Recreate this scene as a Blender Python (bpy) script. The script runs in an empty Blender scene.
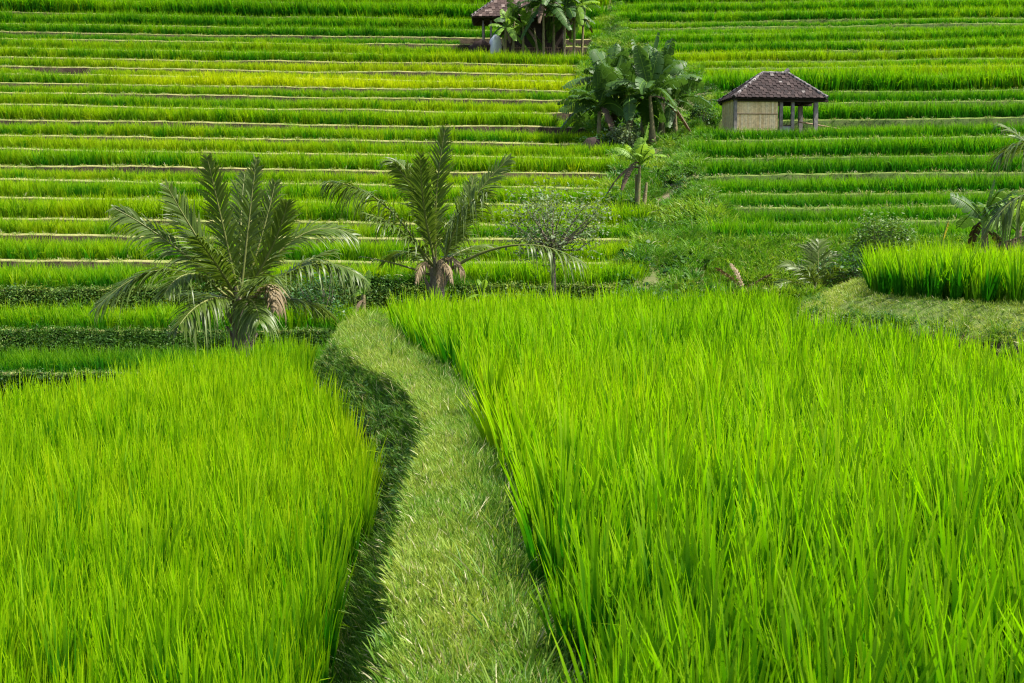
import bpy, math
import numpy as np
from mathutils import Vector, Matrix

rs = np.random.default_rng
SC = bpy.context.scene
COL = SC.collection
F = 1422.0; HOR = 217.0; Z0 = 1.7            # focal length in pixels, horizon row, eye height above the path
TH = math.atan((341.5 - HOR) / F)
CT, ST = math.cos(TH), math.sin(TH)

# ------------------------------------------------------------------ camera, light, world
cam_d = bpy.data.cameras.new("camera"); cam = bpy.data.objects.new("camera", cam_d); COL.objects.link(cam)
cam_d.sensor_width = 36; cam_d.lens = F * 36 / 1024; cam_d.clip_end = 2000; cam_d.clip_start = 0.05
cam.location = (0, 0, Z0); cam.rotation_euler = (math.radians(90) - TH, 0, 0)
SC.camera = cam
cam_d.dof.use_dof = True; cam_d.dof.focus_distance = 13.0; cam_d.dof.aperture_fstop = 10.0
SUN = Vector((0.52, -0.10, 0.82)).normalized()  # direction towards the sun
sl = bpy.data.lights.new("sun", 'SUN'); sl.energy = 4.6; sl.angle = math.radians(0.6); sl.color = (1.0, 0.95, 0.86)
so = bpy.data.objects.new("sun", sl); COL.objects.link(so)
so.rotation_euler = SUN.to_track_quat('Z', 'Y').to_euler(); so.location = (0, 0, 40)
w = bpy.data.worlds.new("World"); SC.world = w; w.use_nodes = True
nt = w.node_tree; nt.nodes.clear()
sky = nt.nodes.new('ShaderNodeTexSky'); sky.sky_type = 'NISHITA'; sky.sun_disc = False
sky.sun_elevation = math.asin(SUN.z); sky.sun_rotation = math.atan2(SUN.x, SUN.y)
sky.air_density = 1.2; sky.dust_density = 3.0; sky.ozone_density = 0.8
bg = nt.nodes.new('ShaderNodeBackground'); bg.inputs[1].default_value = 0.10
wo = nt.nodes.new('ShaderNodeOutputWorld')
nt.links.new(sky.outputs[0], bg.inputs[0]); nt.links.new(bg.outputs[0], wo.inputs[0])
SC.view_settings.view_transform = 'Standard'; SC.view_settings.look = 'None'
SC.view_settings.gamma = 1.0; SC.view_settings.exposure = 1.14; SC.view_settings.use_curve_mapping = False
SC.render.engine = 'CYCLES'
cy = SC.cycles
cy.max_bounces = 6; cy.diffuse_bounces = 4; cy.glossy_bounces = 2; cy.transmission_bounces = 4; cy.transparent_max_bounces = 4
cy.use_denoising = True; cy.denoiser = 'OPENIMAGEDENOISE'; cy.denoising_prefilter = 'NONE'; cy.filter_width = 1.15; cy.caustics_reflective = False; cy.caustics_refractive = False
SC.render.use_persistent_data = False

# ------------------------------------------------------------------ small helpers
def P(px, py, D):
    """the place D metres ahead that the photograph shows at (px, py)"""
    u = (px - 512) / F; v = (341.5 - py) / F
    s = D / (CT + v * ST)
    return np.array([u * s, D, Z0 + s * (-ST + v * CT)])
def PZ(px, py, z):
    u = (px - 512) / F; v = (341.5 - py) / F
    s = (z - Z0) / (-ST + v * CT)
    return np.array([u * s, s * (CT + v * ST), z])
_ph = rs(5).uniform(0, 6.28, (64, 2))
_an = rs(6).uniform(0, 6.28, 64)
def noise(x, y=0.0, k=0):
    r = 0.0; f = 1.0; a = 1.0
    x = np.asarray(x, float); y = np.asarray(y, float)
    for i in range(5):
        j = (k * 5 + i) % 64
        c, s = math.cos(_an[j]), math.sin(_an[j])
        r = r + a * np.sin((x * c + y * s) * f + _ph[j, 0]) * np.sin((-x * s + y * c) * f * 0.83 + x * f * .37 + _ph[j, 1])
        f *= 1.93; a *= 0.56
    return r / 1.6
def sm(x, a, b):
    t = np.clip((np.asarray(x, float) - a) / (b - a), 0, 1); return t * t * (3 - 2 * t)

def tag(o, label=None, cat=None, group=None, kind=None):
    if label: o['label'] = label
    if cat: o['category'] = cat
    if group: o['group'] = group
    if kind: o['kind'] = kind
    return o
def link(o, parent=None):
    COL.objects.link(o)
    if parent is not None: o.parent = parent
    return o
def empty(name, loc, rz=0.0):
    o = bpy.data.objects.new(name, None); o.empty_display_size = 0.3
    o.location = loc; o.rotation_euler = (0, 0, rz); return link(o)

def raw_mesh(name, V, faces, mats, midx=None, attrs=None, smooth=True):
    """V (n,3); faces: list of int arrays (m,4) / (m,3)"""
    me = bpy.data.meshes.new(name)
    V = np.asarray(V, np.float32)
    faces = [np.asarray(f, np.int32) for f in faces if len(f)]
    me.vertices.add(len(V)); me.vertices.foreach_set('co', V.ravel())
    loops = np.concatenate([f.ravel() for f in faces])
    sizes = np.concatenate([np.full(len(f), f.shape[1], np.int32) for f in faces])
    starts = np.concatenate([[0], np.cumsum(sizes)[:-1]]).astype(np.int32)
    me.loops.add(len(loops)); me.loops.foreach_set('vertex_index', loops)
    me.polygons.add(len(sizes)); me.polygons.foreach_set('loop_start', starts)
    try: me.polygons.foreach_set('loop_total', sizes)
    except Exception: pass
    for m in mats: me.materials.append(m)
    if midx is not None: me.polygons.foreach_set('material_index', np.asarray(midx, np.int32))
    me.polygons.foreach_set('use_smooth', np.full(len(sizes), smooth, bool))
    for k, a in (attrs or {}).items():
        at = me.attributes.new(k, 'FLOAT', 'POINT'); at.data.foreach_set('value', np.asarray(a, np.float32).ravel())
    me.update(calc_edges=True); me.validate()
    return me

class MB:
    """collects pieces into one mesh"""
    def __init__(s): s.V = []; s.F4 = []; s.F3 = []; s.M4 = []; s.M3 = []; s.H = []; s.n = 0
    def add(s, V, F, m=0, h=None):
        V = np.asarray(V, float).reshape(-1, 3); F = np.asarray(F, int)
        s.V.append(V); s.H.append(np.zeros(len(V)) if h is None else np.asarray(h).ravel())
        if F.shape[1] == 4: s.F4.append(F + s.n); s.M4.append(np.full(len(F), m))
        else: s.F3.append(F + s.n); s.M3.append(np.full(len(F), m))
        s.n += len(V)
    def ribbon(s, Pt, W, m=0, h=None):
        N, S = Pt.shape[:2]
        V = np.stack([Pt - W, Pt + W], 2).reshape(-1, 3)
        i = (np.arange(N)[:, None] * S + np.arange(S - 1)[None]) * 2
        i = i.ravel(); Fc = np.stack([i, i + 1, i + 3, i + 2], 1)
        if h is None: h = np.broadcast_to(np.linspace(0, 1, S)[None, :, None], (N, S, 2))
        else: h = np.broadcast_to(h, (N, S, 2))
        s.add(V, Fc, m, h)
    def box(s, lo, hi, m=0, rot=None, org=None, h=0.0):
        lo = np.array(lo, float); hi = np.array(hi, float)
        c = np.array([[x, y, z] for x in (0, 1) for y in (0, 1) for z in (0, 1)], float)
        V = lo + c * (hi - lo)
        if rot is not None: V = V @ np.array(rot).T
        if org is not None: V = V + np.array(org)
        s.add(V, [[0, 1, 3, 2], [4, 6, 7, 5], [0, 4, 5, 1], [2, 3, 7, 6], [0, 2, 6, 4], [1, 5, 7, 3]], m, np.full(8, h))
    def tube(s, pts, rad, n=7, m=0, h=None):
        pts = np.asarray(pts, float); k = len(pts); rad = np.broadcast_to(rad, k)
        T = np.gradient(pts, axis=0); T /= np.linalg.norm(T, axis=1)[:, None] + 1e-9
        ref = np.array([0.0, 0, 1]) if abs(T[0, 2]) < .9 else np.array([1.0, 0, 0])
        A = np.cross(T, ref); A /= np.linalg.norm(A, axis=1)[:, None] + 1e-9
        B = np.cross(T, A)
        a = np.linspace(0, 2 * np.pi, n, endpoint=False)
        V = pts[:, None] + rad[:, None, None] * (np.cos(a)[None, :, None] * A[:, None] + np.sin(a)[None, :, None] * B[:, None])
        i = np.arange(k - 1)[:, None] * n; j = np.arange(n)[None]; j2 = (j + 1) % n
        Fc = np.stack([i + j, i + j2, i + n + j2, i + n + j], -1).reshape(-1, 4)
        s.add(V.reshape(-1, 3), Fc, m, np.repeat(np.linspace(0, 1, k), n) if h is None else np.full(k * n, h))
        s.add(np.vstack([V[-1], pts[-1:] + T[-1:] * rad[-1] * .3]), [[q, (q + 1) % n, n] for q in range(n)], m)
        s.add(np.vstack([V[0], pts[:1]]), [[(q + 1) % n, q, n] for q in range(n)], m)
    def mesh(s, name, mats, smooth=True):
        f = []; mi = []
        if s.F4: f.append(np.vstack(s.F4)); mi.append(np.concatenate(s.M4))
        if s.F3: f.append(np.vstack(s.F3)); mi.append(np.concatenate(s.M3))
        return raw_mesh(name, np.vstack(s.V), f, mats, np.concatenate(mi), {'h': np.concatenate(s.H)}, smooth)
    def build(s, name, mats, parent=None, smooth=True, loc=None):
        o = bpy.data.objects.new(name, s.mesh(name, mats, smooth))
        if loc is not None: o.location = loc
        return link(o, parent)

# ------------------------------------------------------------------ materials
def N(nt, t, **kw):
    n = nt.nodes.new(t)
    for k, v in kw.items(): setattr(n, k, v)
    return n
def mix(nt, fac, a, b, mode='MIX'):
    n = N(nt, 'ShaderNodeMix', data_type='RGBA', blend_type=mode)
    for i, v in ((0, fac), (6, a), (7, b)):
        if isinstance(v, (int, float)): n.inputs[i].default_value = v
        elif isinstance(v, tuple): n.inputs[i].default_value = (*v, 1)
        else: nt.links.new(v, n.inputs[i])
    return n.outputs[2]
def ramp(nt, fac, stops):
    r = N(nt, 'ShaderNodeValToRGB'); e = r.color_ramp.elements
    while len(e) < len(stops): e.new(0.5)
    for el, (p, c) in zip(e, stops): el.position = p; el.color = (*c, 1) if isinstance(c, tuple) else (c, c, c, 1)
    nt.links.new(fac, r.inputs[0]); return r.outputs[0]
def noise_tex(nt, scale, detail=4, coord='Position', rough=.6, dist=0):
    g = N(nt, 'ShaderNodeNewGeometry') if coord == 'Position' else N(nt, 'ShaderNodeTexCoord')
    t = N(nt, 'ShaderNodeTexNoise'); t.inputs['Scale'].default_value = scale; t.inputs['Detail'].default_value = detail
    t.inputs['Roughness'].default_value = rough; t.inputs['Distortion'].default_value = dist
    nt.links.new(g.outputs['Position' if coord == 'Position' else coord], t.inputs['Vector'])
    return t.outputs['Fac']
def new_mat(name):
    m = bpy.data.materials.new(name); m.use_nodes = True; m.node_tree.nodes.clear()
    return m, m.node_tree

def leaf_mat(name, ca, cb, tip=None, yel=None, dark=None, trans=.45, tcol=1.25, rough=.45, spec=.35, inst=True, nscale=.35, hue=None):
    """thin leaf: reflects and lets light through.  iv attribute of an instance: x = random, y = tint (-1..1)"""
    m, t = new_mat(name)
    if inst:
        a = N(t, 'ShaderNodeAttribute', attribute_type='INSTANCER', attribute_name='iv')
        sp = N(t, 'ShaderNodeSeparateXYZ'); t.links.new(a.outputs['Vector'], sp.inputs[0])
        rnd, tint = sp.outputs[0], sp.outputs[1]
    else:
        rnd = noise_tex(t, 3.1, 2); tint = None
    nz = noise_tex(t, nscale, 3)
    c = mix(t, rnd, ca, cb)
    nr = ramp(t, nz, [(.35, 0.0), (.65, 1.0)])
    c2 = mix(t, .35, c, mix(t, nr, ca, cb))
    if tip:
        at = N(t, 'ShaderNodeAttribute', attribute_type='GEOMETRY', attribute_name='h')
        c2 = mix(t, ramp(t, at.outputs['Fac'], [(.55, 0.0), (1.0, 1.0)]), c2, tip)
    if tint is not None and yel:
        mx = N(t, 'ShaderNodeMath', operation='MAXIMUM'); t.links.new(tint, mx.inputs[0]); mx.inputs[1].default_value = 0
        c2 = mix(t, mx.outputs[0], c2, yel)
    if tint is not None and dark:
        mu = N(t, 'ShaderNodeMath', operation='MULTIPLY'); t.links.new(tint, mu.inputs[0]); mu.inputs[1].default_value = -1
        mx = N(t, 'ShaderNodeMath', operation='MAXIMUM'); t.links.new(mu.outputs[0], mx.inputs[0]); mx.inputs[1].default_value = 0
        c2 = mix(t, mx.outputs[0], c2, dark)
    b = N(t, 'ShaderNodeBsdfPrincipled'); t.links.new(c2, b.inputs['Base Color'])
    b.inputs['Roughness'].default_value = rough; b.inputs['Specular IOR Level'].default_value = spec
    tr = N(t, 'ShaderNodeBsdfTranslucent')
    sc = hue or (tcol * 1.05, tcol, tcol * .5)
    t.links.new(mix(t, 1.0, c2, sc, 'MULTIPLY'), tr.inputs[0])
    mxs = N(t, 'ShaderNodeMixShader'); mxs.inputs[0].default_value = trans
    t.links.new(b.outputs[0], mxs.inputs[1]); t.links.new(tr.outputs[0], mxs.inputs[2])
    o = N(t, 'ShaderNodeOutputMaterial'); t.links.new(mxs.outputs[0], o.inputs[0])
    return m
def solid_mat(name, stops, scale=2.0, rough=.85, bump=.0, bscale=12, coord='Position', spec=.25, extra=None):
    m, t = new_mat(name)
    c = ramp(t, noise_tex(t, scale, 6, coord), stops)
    if extra: c = extra(t, c)
    b = N(t, 'ShaderNodeBsdfPrincipled'); t.links.new(c, b.inputs['Base Color'])
    b.inputs['Roughness'].default_value = rough; b.inputs['Specular IOR Level'].default_value = spec
    if bump:
        bp = N(t, 'ShaderNodeBump'); bp.inputs['Strength'].default_value = bump; bp.inputs['Distance'].default_value = .05
        t.links.new(noise_tex(t, bscale, 6, coord), bp.inputs['Height']); t.links.new(bp.outputs[0], b.inputs['Normal'])
    o = N(t, 'ShaderNodeOutputMaterial'); t.links.new(b.outputs[0], o.inputs[0])
    return m

M = {}
M['rice'] = leaf_mat('rice_leaf', (.016, .125, .003), (.036, .18, .003), tip=(.29, .465, .001), yel=(.40, .46, .002), dark=(.010, .095, .004), trans=.48, hue=(1.24, 1.58, .4), spec=.10, rough=.5)  # yellow leaf tips; dark bases also put the shade between plants into the colour
M['rice_far'] = leaf_mat('rice_leaf_far', (.020, .13, .003), (.045, .19, .003), tip=(.25, .43, .002), yel=(.46, .48, .004), dark=(.014, .105, .006), trans=.48, hue=(1.3, 1.6, .4), spec=.10, rough=.5)  # bright tips over dark bases also carry the high sun's row contrast as colour
M['grass'] = leaf_mat('short_grass', (.045, .17, .008), (.12, .26, .016), tip=(.20, .33, .035), yel=(.31, .38, .06), dark=(.03, .12, .012), trans=.38, rough=.5, spec=.25, nscale=22)
M['bankgrass'] = leaf_mat('bank_grass', (.035, .155, .007), (.085, .24, .010), tip=(.12, .29, .012), yel=(.24, .36, .03), dark=(.018, .075, .008), trans=.38, spec=.2)
M['weed'] = leaf_mat('weed_leaf', (.035, .11, .012), (.08, .17, .016), yel=(.24, .29, .05), dark=(.018, .065, .010), trans=.3, rough=.5, spec=.2)
M['palm'] = leaf_mat('palm_leaflet', (.055, .11, .014), (.12, .18, .024), trans=.38, rough=.42, spec=.4, inst=False, tip=(.13, .19, .04))
M['palm_dead'] = leaf_mat('dry_palm_leaflet', (.12, .085, .04), (.24, .18, .09), trans=.12, rough=.6, inst=False)
M['rachis'] = solid_mat('palm_midrib', [(.3, (.10, .13, .03)), (.7, (.17, .18, .05))], 3, .5)
M['banana'] = leaf_mat('banana_leaf', (.03, .085, .018), (.07, .15, .022), trans=.35, rough=.5, spec=.35, inst=False)
M['banana_lt'] = leaf_mat('young_banana_leaf', (.14, .30, .03), (.24, .38, .05), trans=.4, rough=.5, spec=.3, inst=False)
M['banana_yel'] = leaf_mat('yellow_banana_leaf', (.5, .45, .03), (.6, .5, .05), trans=.4, rough=.4, inst=False)
M['banana_dead'] = leaf_mat('dry_banana_leaf', (.05, .033, .02), (.13, .09, .05), trans=.08, rough=.8, inst=False)
M['bstem'] = solid_mat('banana_stem', [(.3, (.10, .075, .045)), (.5, (.20, .17, .08)), (.7, (.16, .19, .06))], 6, .6, .4, 20)
M['bark'] = solid_mat('bark', [(.3, (.10, .08, .06)), (.7, (.24, .20, .16))], 8, .9, .6, 30)
M['leaf'] = leaf_mat('tree_leaf', (.09, .15, .06), (.19, .25, .12), trans=.3, rough=.55, spec=.3, inst=False, nscale=5)
M['leaf_dk'] = leaf_mat('dark_shrub_leaf', (.03, .10, .02), (.06, .15, .03), trans=.25, rough=.4, inst=False, nscale=5)
M['leaf_lt'] = leaf_mat('shrub_leaf', (.035, .11, .012), (.15, .25, .03), trans=.3, rough=.4, inst=False, nscale=5)
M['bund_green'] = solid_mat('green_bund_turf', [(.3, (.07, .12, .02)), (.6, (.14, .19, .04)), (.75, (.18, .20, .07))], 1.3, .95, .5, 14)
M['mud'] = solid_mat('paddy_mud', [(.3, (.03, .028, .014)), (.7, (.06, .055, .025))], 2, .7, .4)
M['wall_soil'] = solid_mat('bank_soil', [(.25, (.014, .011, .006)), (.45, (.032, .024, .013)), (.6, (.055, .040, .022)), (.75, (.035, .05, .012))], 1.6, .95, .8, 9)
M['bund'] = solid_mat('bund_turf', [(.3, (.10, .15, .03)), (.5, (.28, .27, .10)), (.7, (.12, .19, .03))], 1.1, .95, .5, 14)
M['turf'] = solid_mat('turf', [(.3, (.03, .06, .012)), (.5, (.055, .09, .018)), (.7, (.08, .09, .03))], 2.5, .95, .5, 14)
M['pathsoil'] = solid_mat('path_turf', [(.3, (.12, .11, .045)), (.5, (.16, .19, .05)), (.7, (.24, .22, .10))], 6, .95, .5, 25)
M['trail'] = solid_mat('hillside_turf', [(.3, (.04, .07, .015)), (.5, (.09, .10, .03)), (.6, (.19, .15, .09)), (.8, (.08, .10, .03))], .5, .95, .6, 8)

# ------------------------------------------------------------------ scatter through geometry nodes
def proto(mb, name, mats):
    o = bpy.data.objects.new(name, mb.mesh(name, mats)); return o      # never linked to the scene
def scatter(name, pos, scale, rot, iv, idx, protos, label, cat):
    pos = np.asarray(pos, np.float32); n = len(pos)
    me = bpy.data.meshes.new(name); me.vertices.add(n); me.vertices.foreach_set('co', pos.ravel())
    for k, t, a in (('sc', 'FLOAT_VECTOR', scale), ('rt', 'FLOAT_VECTOR', rot), ('iv', 'FLOAT_VECTOR', iv)):
        at = me.attributes.new(k, t, 'POINT'); at.data.foreach_set('vector', np.asarray(a, np.float32).ravel())
    at = me.attributes.new('pi', 'INT', 'POINT'); at.data.foreach_set('value', np.asarray(idx, np.int32))
    o = bpy.data.objects.new(name, me); COL.objects.link(o)
    tag(o, label, cat, None, 'stuff')
    g = bpy.data.node_groups.new(name + '_scatter', 'GeometryNodeTree')
    g.interface.new_socket('Geometry', in_out='INPUT', socket_type='NodeSocketGeometry')
    g.interface.new_socket('Geometry', in_out='OUTPUT', socket_type='NodeSocketGeometry')
    gi = g.nodes.new('NodeGroupInput'); go = g.nodes.new('NodeGroupOutput')
    geo = g.nodes.new('GeometryNodeGeometryToInstance')
    for p in reversed(protos):
        oi = g.nodes.new('GeometryNodeObjectInfo'); oi.inputs['Object'].default_value = p; oi.inputs['As Instance'].default_value = False
        g.links.new(oi.outputs['Geometry'], geo.inputs[0])
    ip = g.nodes.new('GeometryNodeInstanceOnPoints')
    def attr(nm, dt):
        a = g.nodes.new('GeometryNodeInputNamedAttribute'); a.data_type = dt; a.inputs['Name'].default_value = nm; return a.outputs['Attribute']
    g.links.new(gi.outputs[0], ip.inputs['Points']); g.links.new(geo.outputs[0], ip.inputs['Instance'])
    ip.inputs['Pick Instance'].default_value = True
    g.links.new(attr('pi', 'INT'), ip.inputs['Instance Index'])
    er = g.nodes.new('FunctionNodeEulerToRotation'); g.links.new(attr('rt', 'FLOAT_VECTOR'), er.inputs[0])
    g.links.new(er.outputs[0], ip.inputs['Rotation']); g.links.new(attr('sc', 'FLOAT_VECTOR'), ip.inputs['Scale'])
    g.links.new(ip.outputs[0], go.inputs[0])
    md = o.modifiers.new('scatter', 'NODES'); md.node_group = g
    return o

def blade_pts(r, n, L, w, spread, a0, a1, S, pw=1.6, bend=0.0, taper=.5):
    """n grass blades: centres (n,S,3) and half widths"""
    ang = r.uniform(0, 6.283, n); rad = spread * np.sqrt(r.uniform(0, 1, n))
    base = np.stack([rad * np.cos(ang), rad * np.sin(ang), np.zeros(n)], 1)
    az = ang + r.normal(0, .7, n)
    Ls = r.uniform(L[0], L[1], n); A0 = r.uniform(a0[0], a0[1], n); A1 = r.uniform(a1[0], a1[1], n)
    if bend:
        k = r.uniform(0, 1, n) < bend; A1 = np.where(k, r.uniform(1.2, 2.2, n), A1)
    t = np.linspace(0, 1, S)
    A = A0[:, None] + A1[:, None] * t[None] ** pw
    d = np.stack([np.sin(A) * np.cos(az)[:, None], np.sin(A) * np.sin(az)[:, None], np.cos(A)], -1)
    seg = Ls[:, None, None] / (S - 1) * (d[:, 1:] + d[:, :-1]) / 2
    Pt = np.concatenate([np.zeros((n, 1, 3)), np.cumsum(seg, 1)], 1) + base[:, None]
    side = np.stack([-np.sin(az), np.cos(az), np.zeros(n)], 1)
    nrm = np.cross(d, side[:, None]); tw = r.uniform(-1.2, 1.2, n)[:, None, None] + r.uniform(-.8, .8, n)[:, None, None] * t[None, :, None]
    W = side[:, None] * np.cos(tw) + nrm * np.sin(tw)
    prof = np.where(t < .25, .55 + 1.8 * t, 1.0) * np.clip((1 - t) / taper, 0, 1) ** .8
    ww = r.uniform(.7, 1.2, n) * w / 2
    return Pt, W * (ww[:, None] * prof[None])[..., None]
def clump(seed, n, L, w, spread, a0=(0, .22), a1=(.05, .5), S=6, bend=.05, pw=1.6):
    mb = MB(); Pt, W = blade_pts(rs(seed), n, L, w, spread, a0, a1, S, pw, bend); mb.ribbon(Pt, W); return mb

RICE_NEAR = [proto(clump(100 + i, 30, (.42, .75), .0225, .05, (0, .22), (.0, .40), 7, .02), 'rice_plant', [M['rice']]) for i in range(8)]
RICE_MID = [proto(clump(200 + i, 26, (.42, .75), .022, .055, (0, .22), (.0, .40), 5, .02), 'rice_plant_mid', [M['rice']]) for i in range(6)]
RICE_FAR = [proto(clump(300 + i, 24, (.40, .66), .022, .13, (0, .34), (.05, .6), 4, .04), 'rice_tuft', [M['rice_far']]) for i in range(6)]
def mixed_grass(seed, n, L, w, spread, mats, dry=.15, **k):
    mb = MB(); r = rs(seed)
    Pt, W = blade_pts(r, n, L, w, spread, k.get('a0', (.1, 1.1)), k.get('a1', (.2, 1.0)), k.get('S', 4), 1.3, 0)
    d = r.uniform(0, 1, n) < dry
    mb.ribbon(Pt[~d], W[~d], 0)
    if d.any(): mb.ribbon(Pt[d], W[d], 1 if len(mats) > 1 else 0)
    return mb
M['straw'] = leaf_mat('dry_grass_blade', (.38, .36, .17), (.54, .52, .30), trans=.3, rough=.5, inst=False)
PATHG = [proto(mixed_grass(400 + i, 34, (.03, .085), .0052, .055, [M['grass'], M['straw']], .13, a0=(.05, .9), a1=(.1, .7)), 'turf_tuft', [M['grass'], M['straw']]) for i in range(6)]
PATHT = [proto(mixed_grass(450 + i, 16, (.09, .22), .0052, .05, [M['grass'], M['straw']], .12, a0=(.05, .6), S=5), 'tall_turf_tuft', [M['grass'], M['straw']]) for i in range(4)]
BANKG = [proto(mixed_grass(500 + i, 36, (.18, .42), .010, .14, [M['bankgrass'], M['straw']], .04, a0=(.1, .8), a1=(.3, 1.5), S=5), 'bank_tuft', [M['bankgrass'], M['straw']]) for i in range(5)]
LIPG = [proto(mixed_grass(550 + i, 26, (.05, .15), .014, .13, [M['grass'], M['straw']], .3), 'lip_tuft', [M['grass'], M['straw']]) for i in range(4)]
def weed(seed, n=46, R=.2, leaf=.05):
    mb = MB(); r = rs(seed)
    c = r.normal(0, R * .45, (n, 3)); c[:, 2] = np.abs(c[:, 2]) * .9
    az = r.uniform(0, 6.28, n); tl = r.uniform(-.5, .6, n); L = leaf * r.uniform(.6, 1.5, n)
    d = np.stack([np.cos(az) * np.cos(tl), np.sin(az) * np.cos(tl), np.sin(tl)], 1)
    t = np.array([0, .35, .7, 1.0]); pr = np.array([.15, 1, .75, .05])
    Pt = c[:, None] + d[:, None] * (L[:, None] * t[None])[..., None] - np.array([0, 0, 1.0]) * (L[:, None] * .3 * t[None] ** 2)[..., None]
    s = np.cross(d, np.array([0, 0, 1.0])); s /= np.linalg.norm(s, axis=1)[:, None] + 1e-6
    s = s + r.normal(0, .3, (n, 3))
    W = s[:, None] * (L[:, None] * .33 * pr[None])[..., None]
    mb.ribbon(Pt, W); return mb
BANKF = [proto(mixed_grass(580 + i, 20, (.25, .6), .034, .16, [M['bankgrass'], M['straw']], .04, a0=(.05, .7), a1=(.3, 1.5), S=4), 'gully_tuft', [M['bankgrass'], M['straw']]) for i in range(5)]
WEEDF = [proto(weed(650 + i, 40, .3, .13), 'gully_weed', [M['weed']]) for i in range(4)]
WEED = [proto(weed(600 + i), 'weed_plant', [M['weed']]) for i in range(5)]

class SC_:
    """gathers scattered plants for one object"""
    def __init__(s, seed): s.r = rs(seed); s.p = []; s.s = []; s.ro = []; s.iv = []; s.i = []
    def add(s, pos, sc, tint=0.0, npro=1, off=0, lean=(0, 0), jl=.06, var=.18, wid=1.0):
        n = len(pos); r = s.r
        if not n: return
        k = np.clip(r.normal(1, var, n), .45, 1.5) * sc
        s.p.append(pos); s.s.append(np.stack([k * wid, k * wid, k * r.uniform(.9, 1.12, n)], 1))
        s.ro.append(np.stack([r.normal(lean[0], jl, n), r.normal(lean[1], jl, n), r.uniform(0, 6.283, n)], 1))
        s.iv.append(np.stack([r.uniform(0, 1, n), np.broadcast_to(tint, n), np.zeros(n)], 1)); s.i.append(r.integers(0, npro, n) + off)
    def done(s, name, protos, label, cat):
        c = np.concatenate
        print(name, sum(map(len, s.p)))
        return scatter(name, c(s.p), c(s.s), c(s.ro), c(s.iv), c(s.i), protos, label, cat)

# ------------------------------------------------------------------ hillside: contour terraces
_Y = [-60, -30, -12, 3, 18, 28, 36, 43, 52, 62, 70, 77, 86, 95, 107.5, 122.5, 137, 151, 167, 181, 199, 219, 235.5, 242, 261, 289, 333, 374, 400]
_D = [134, 124, 117, 111, 105.5, 101.5, 97.5, 94, 90, 86, 82.5, 79.5, 76, 73, 69, 64.5, 59.5, 56, 52.5, 49.5, 46, 43, 40.5, 39.8, 37.5, 34.5, 31, 28, 26]
def DofY(y): return np.interp(y, _Y, _D)
def YofD(d): return np.interp(d, _D[::-1], _Y[::-1])
LY = {'L': [374, 333, 289, 261, 235.5, 219, 199, 181, 167, 151, 137, 122.5, 107.5, 95, 86, 77, 70, 61, 52, 43, 36, 28, 18, 4, -8, -22, -36],
      'R': [374, 333, 292, 242, 223, 208, 194, 175, 158, 140, 121, 105, 93, 79, 70, 63, 54, 45, 36, 30, 24, 15, 6, -4, -15, -28, -40]}
KN = {k: len(v) for k, v in LY.items()}
D0 = {k: DofY(np.array(v, float)) for k, v in LY.items()}
D0['R'][3] = 39.6
def lipD(s, k, X):
    q = 0 if s == 'L' else 40
    return D0[s][k] + .55 * noise(np.asarray(X) * .11, k * 1.7 + q, 1) + .07 * noise(np.asarray(X) * .9, k * 3.1 + q, 2)
def lipZ(s, k, X):
    d = D0[s][k]; px = np.asarray(X) / d * F + 512; y = LY[s][k]
    if s == 'L': sh = 7 * (px - 60) / 500 * np.clip((275 - y) / 60, -.5, 1)
    else: sh = -.0125 * (px - 850) * (1 if y < 230 else .3)
    sh = np.clip(sh, -9, 9)
    return Z0 + (HOR - (y + sh)) / F * d + .05 * noise(np.asarray(X) * .35, k * 2.3, 3) + .02 * noise(np.asarray(X) * 2.1, k * 1.3, 4)
_bl = np.array([[374, 668], [300, 655], [285, 655], [264, 652], [239, 662], [225, 656], [206, 638], [187, 624], [175, 630], [160, 636], [143, 622], [130, 608], [110, 592], [90, 586], [60, 594], [50, 600], [30, 604], [0, 608], [-40, 612]], float)[::-1]
_br = np.array([[374, 672], [300, 664], [285, 668], [262, 682], [242, 694], [223, 708], [208, 698], [194, 692], [175, 682], [158, 682], [141, 692], [121, 702], [105, 712], [93, 700], [79, 690], [63, 664], [45, 634], [30, 615], [0, 613], [-40, 615]], float)[::-1]
def XL(D): return (np.interp(YofD(D), _bl[:, 0], _bl[:, 1]) - 512) / F * D
def XR(D): return (np.interp(YofD(D), _br[:, 0], _br[:, 1]) - 512) / F * D
def side_z(s, X, Y, env=False):
    X = np.asarray(X, float); Y = np.asarray(Y, float)
    Ds = np.stack([lipD(s, k, X) for k in range(KN[s])]); Zs = np.stack([lipZ(s, k, X) for k in range(KN[s])])
    k = np.clip((Y[None] >= Ds).sum(0) - 1, 0, KN[s] - 2)
    I = np.arange(X.size).reshape(X.shape)
    D1 = Ds.reshape(KN[s], -1)[k.ravel(), I.ravel()].reshape(X.shape); Z1 = Zs.reshape(KN[s], -1)[k.ravel(), I.ravel()].reshape(X.shape)
    if not env: return Z1 - .04
    D2 = Ds.reshape(KN[s], -1)[k.ravel() + 1, I.ravel()].reshape(X.shape); Z2 = Zs.reshape(KN[s], -1)[k.ravel() + 1, I.ravel()].reshape(X.shape)
    t = np.clip((Y - D1) / (D2 - D1), -.6, 1.2)
    return Z1 + t * (Z2 - Z1)
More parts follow.
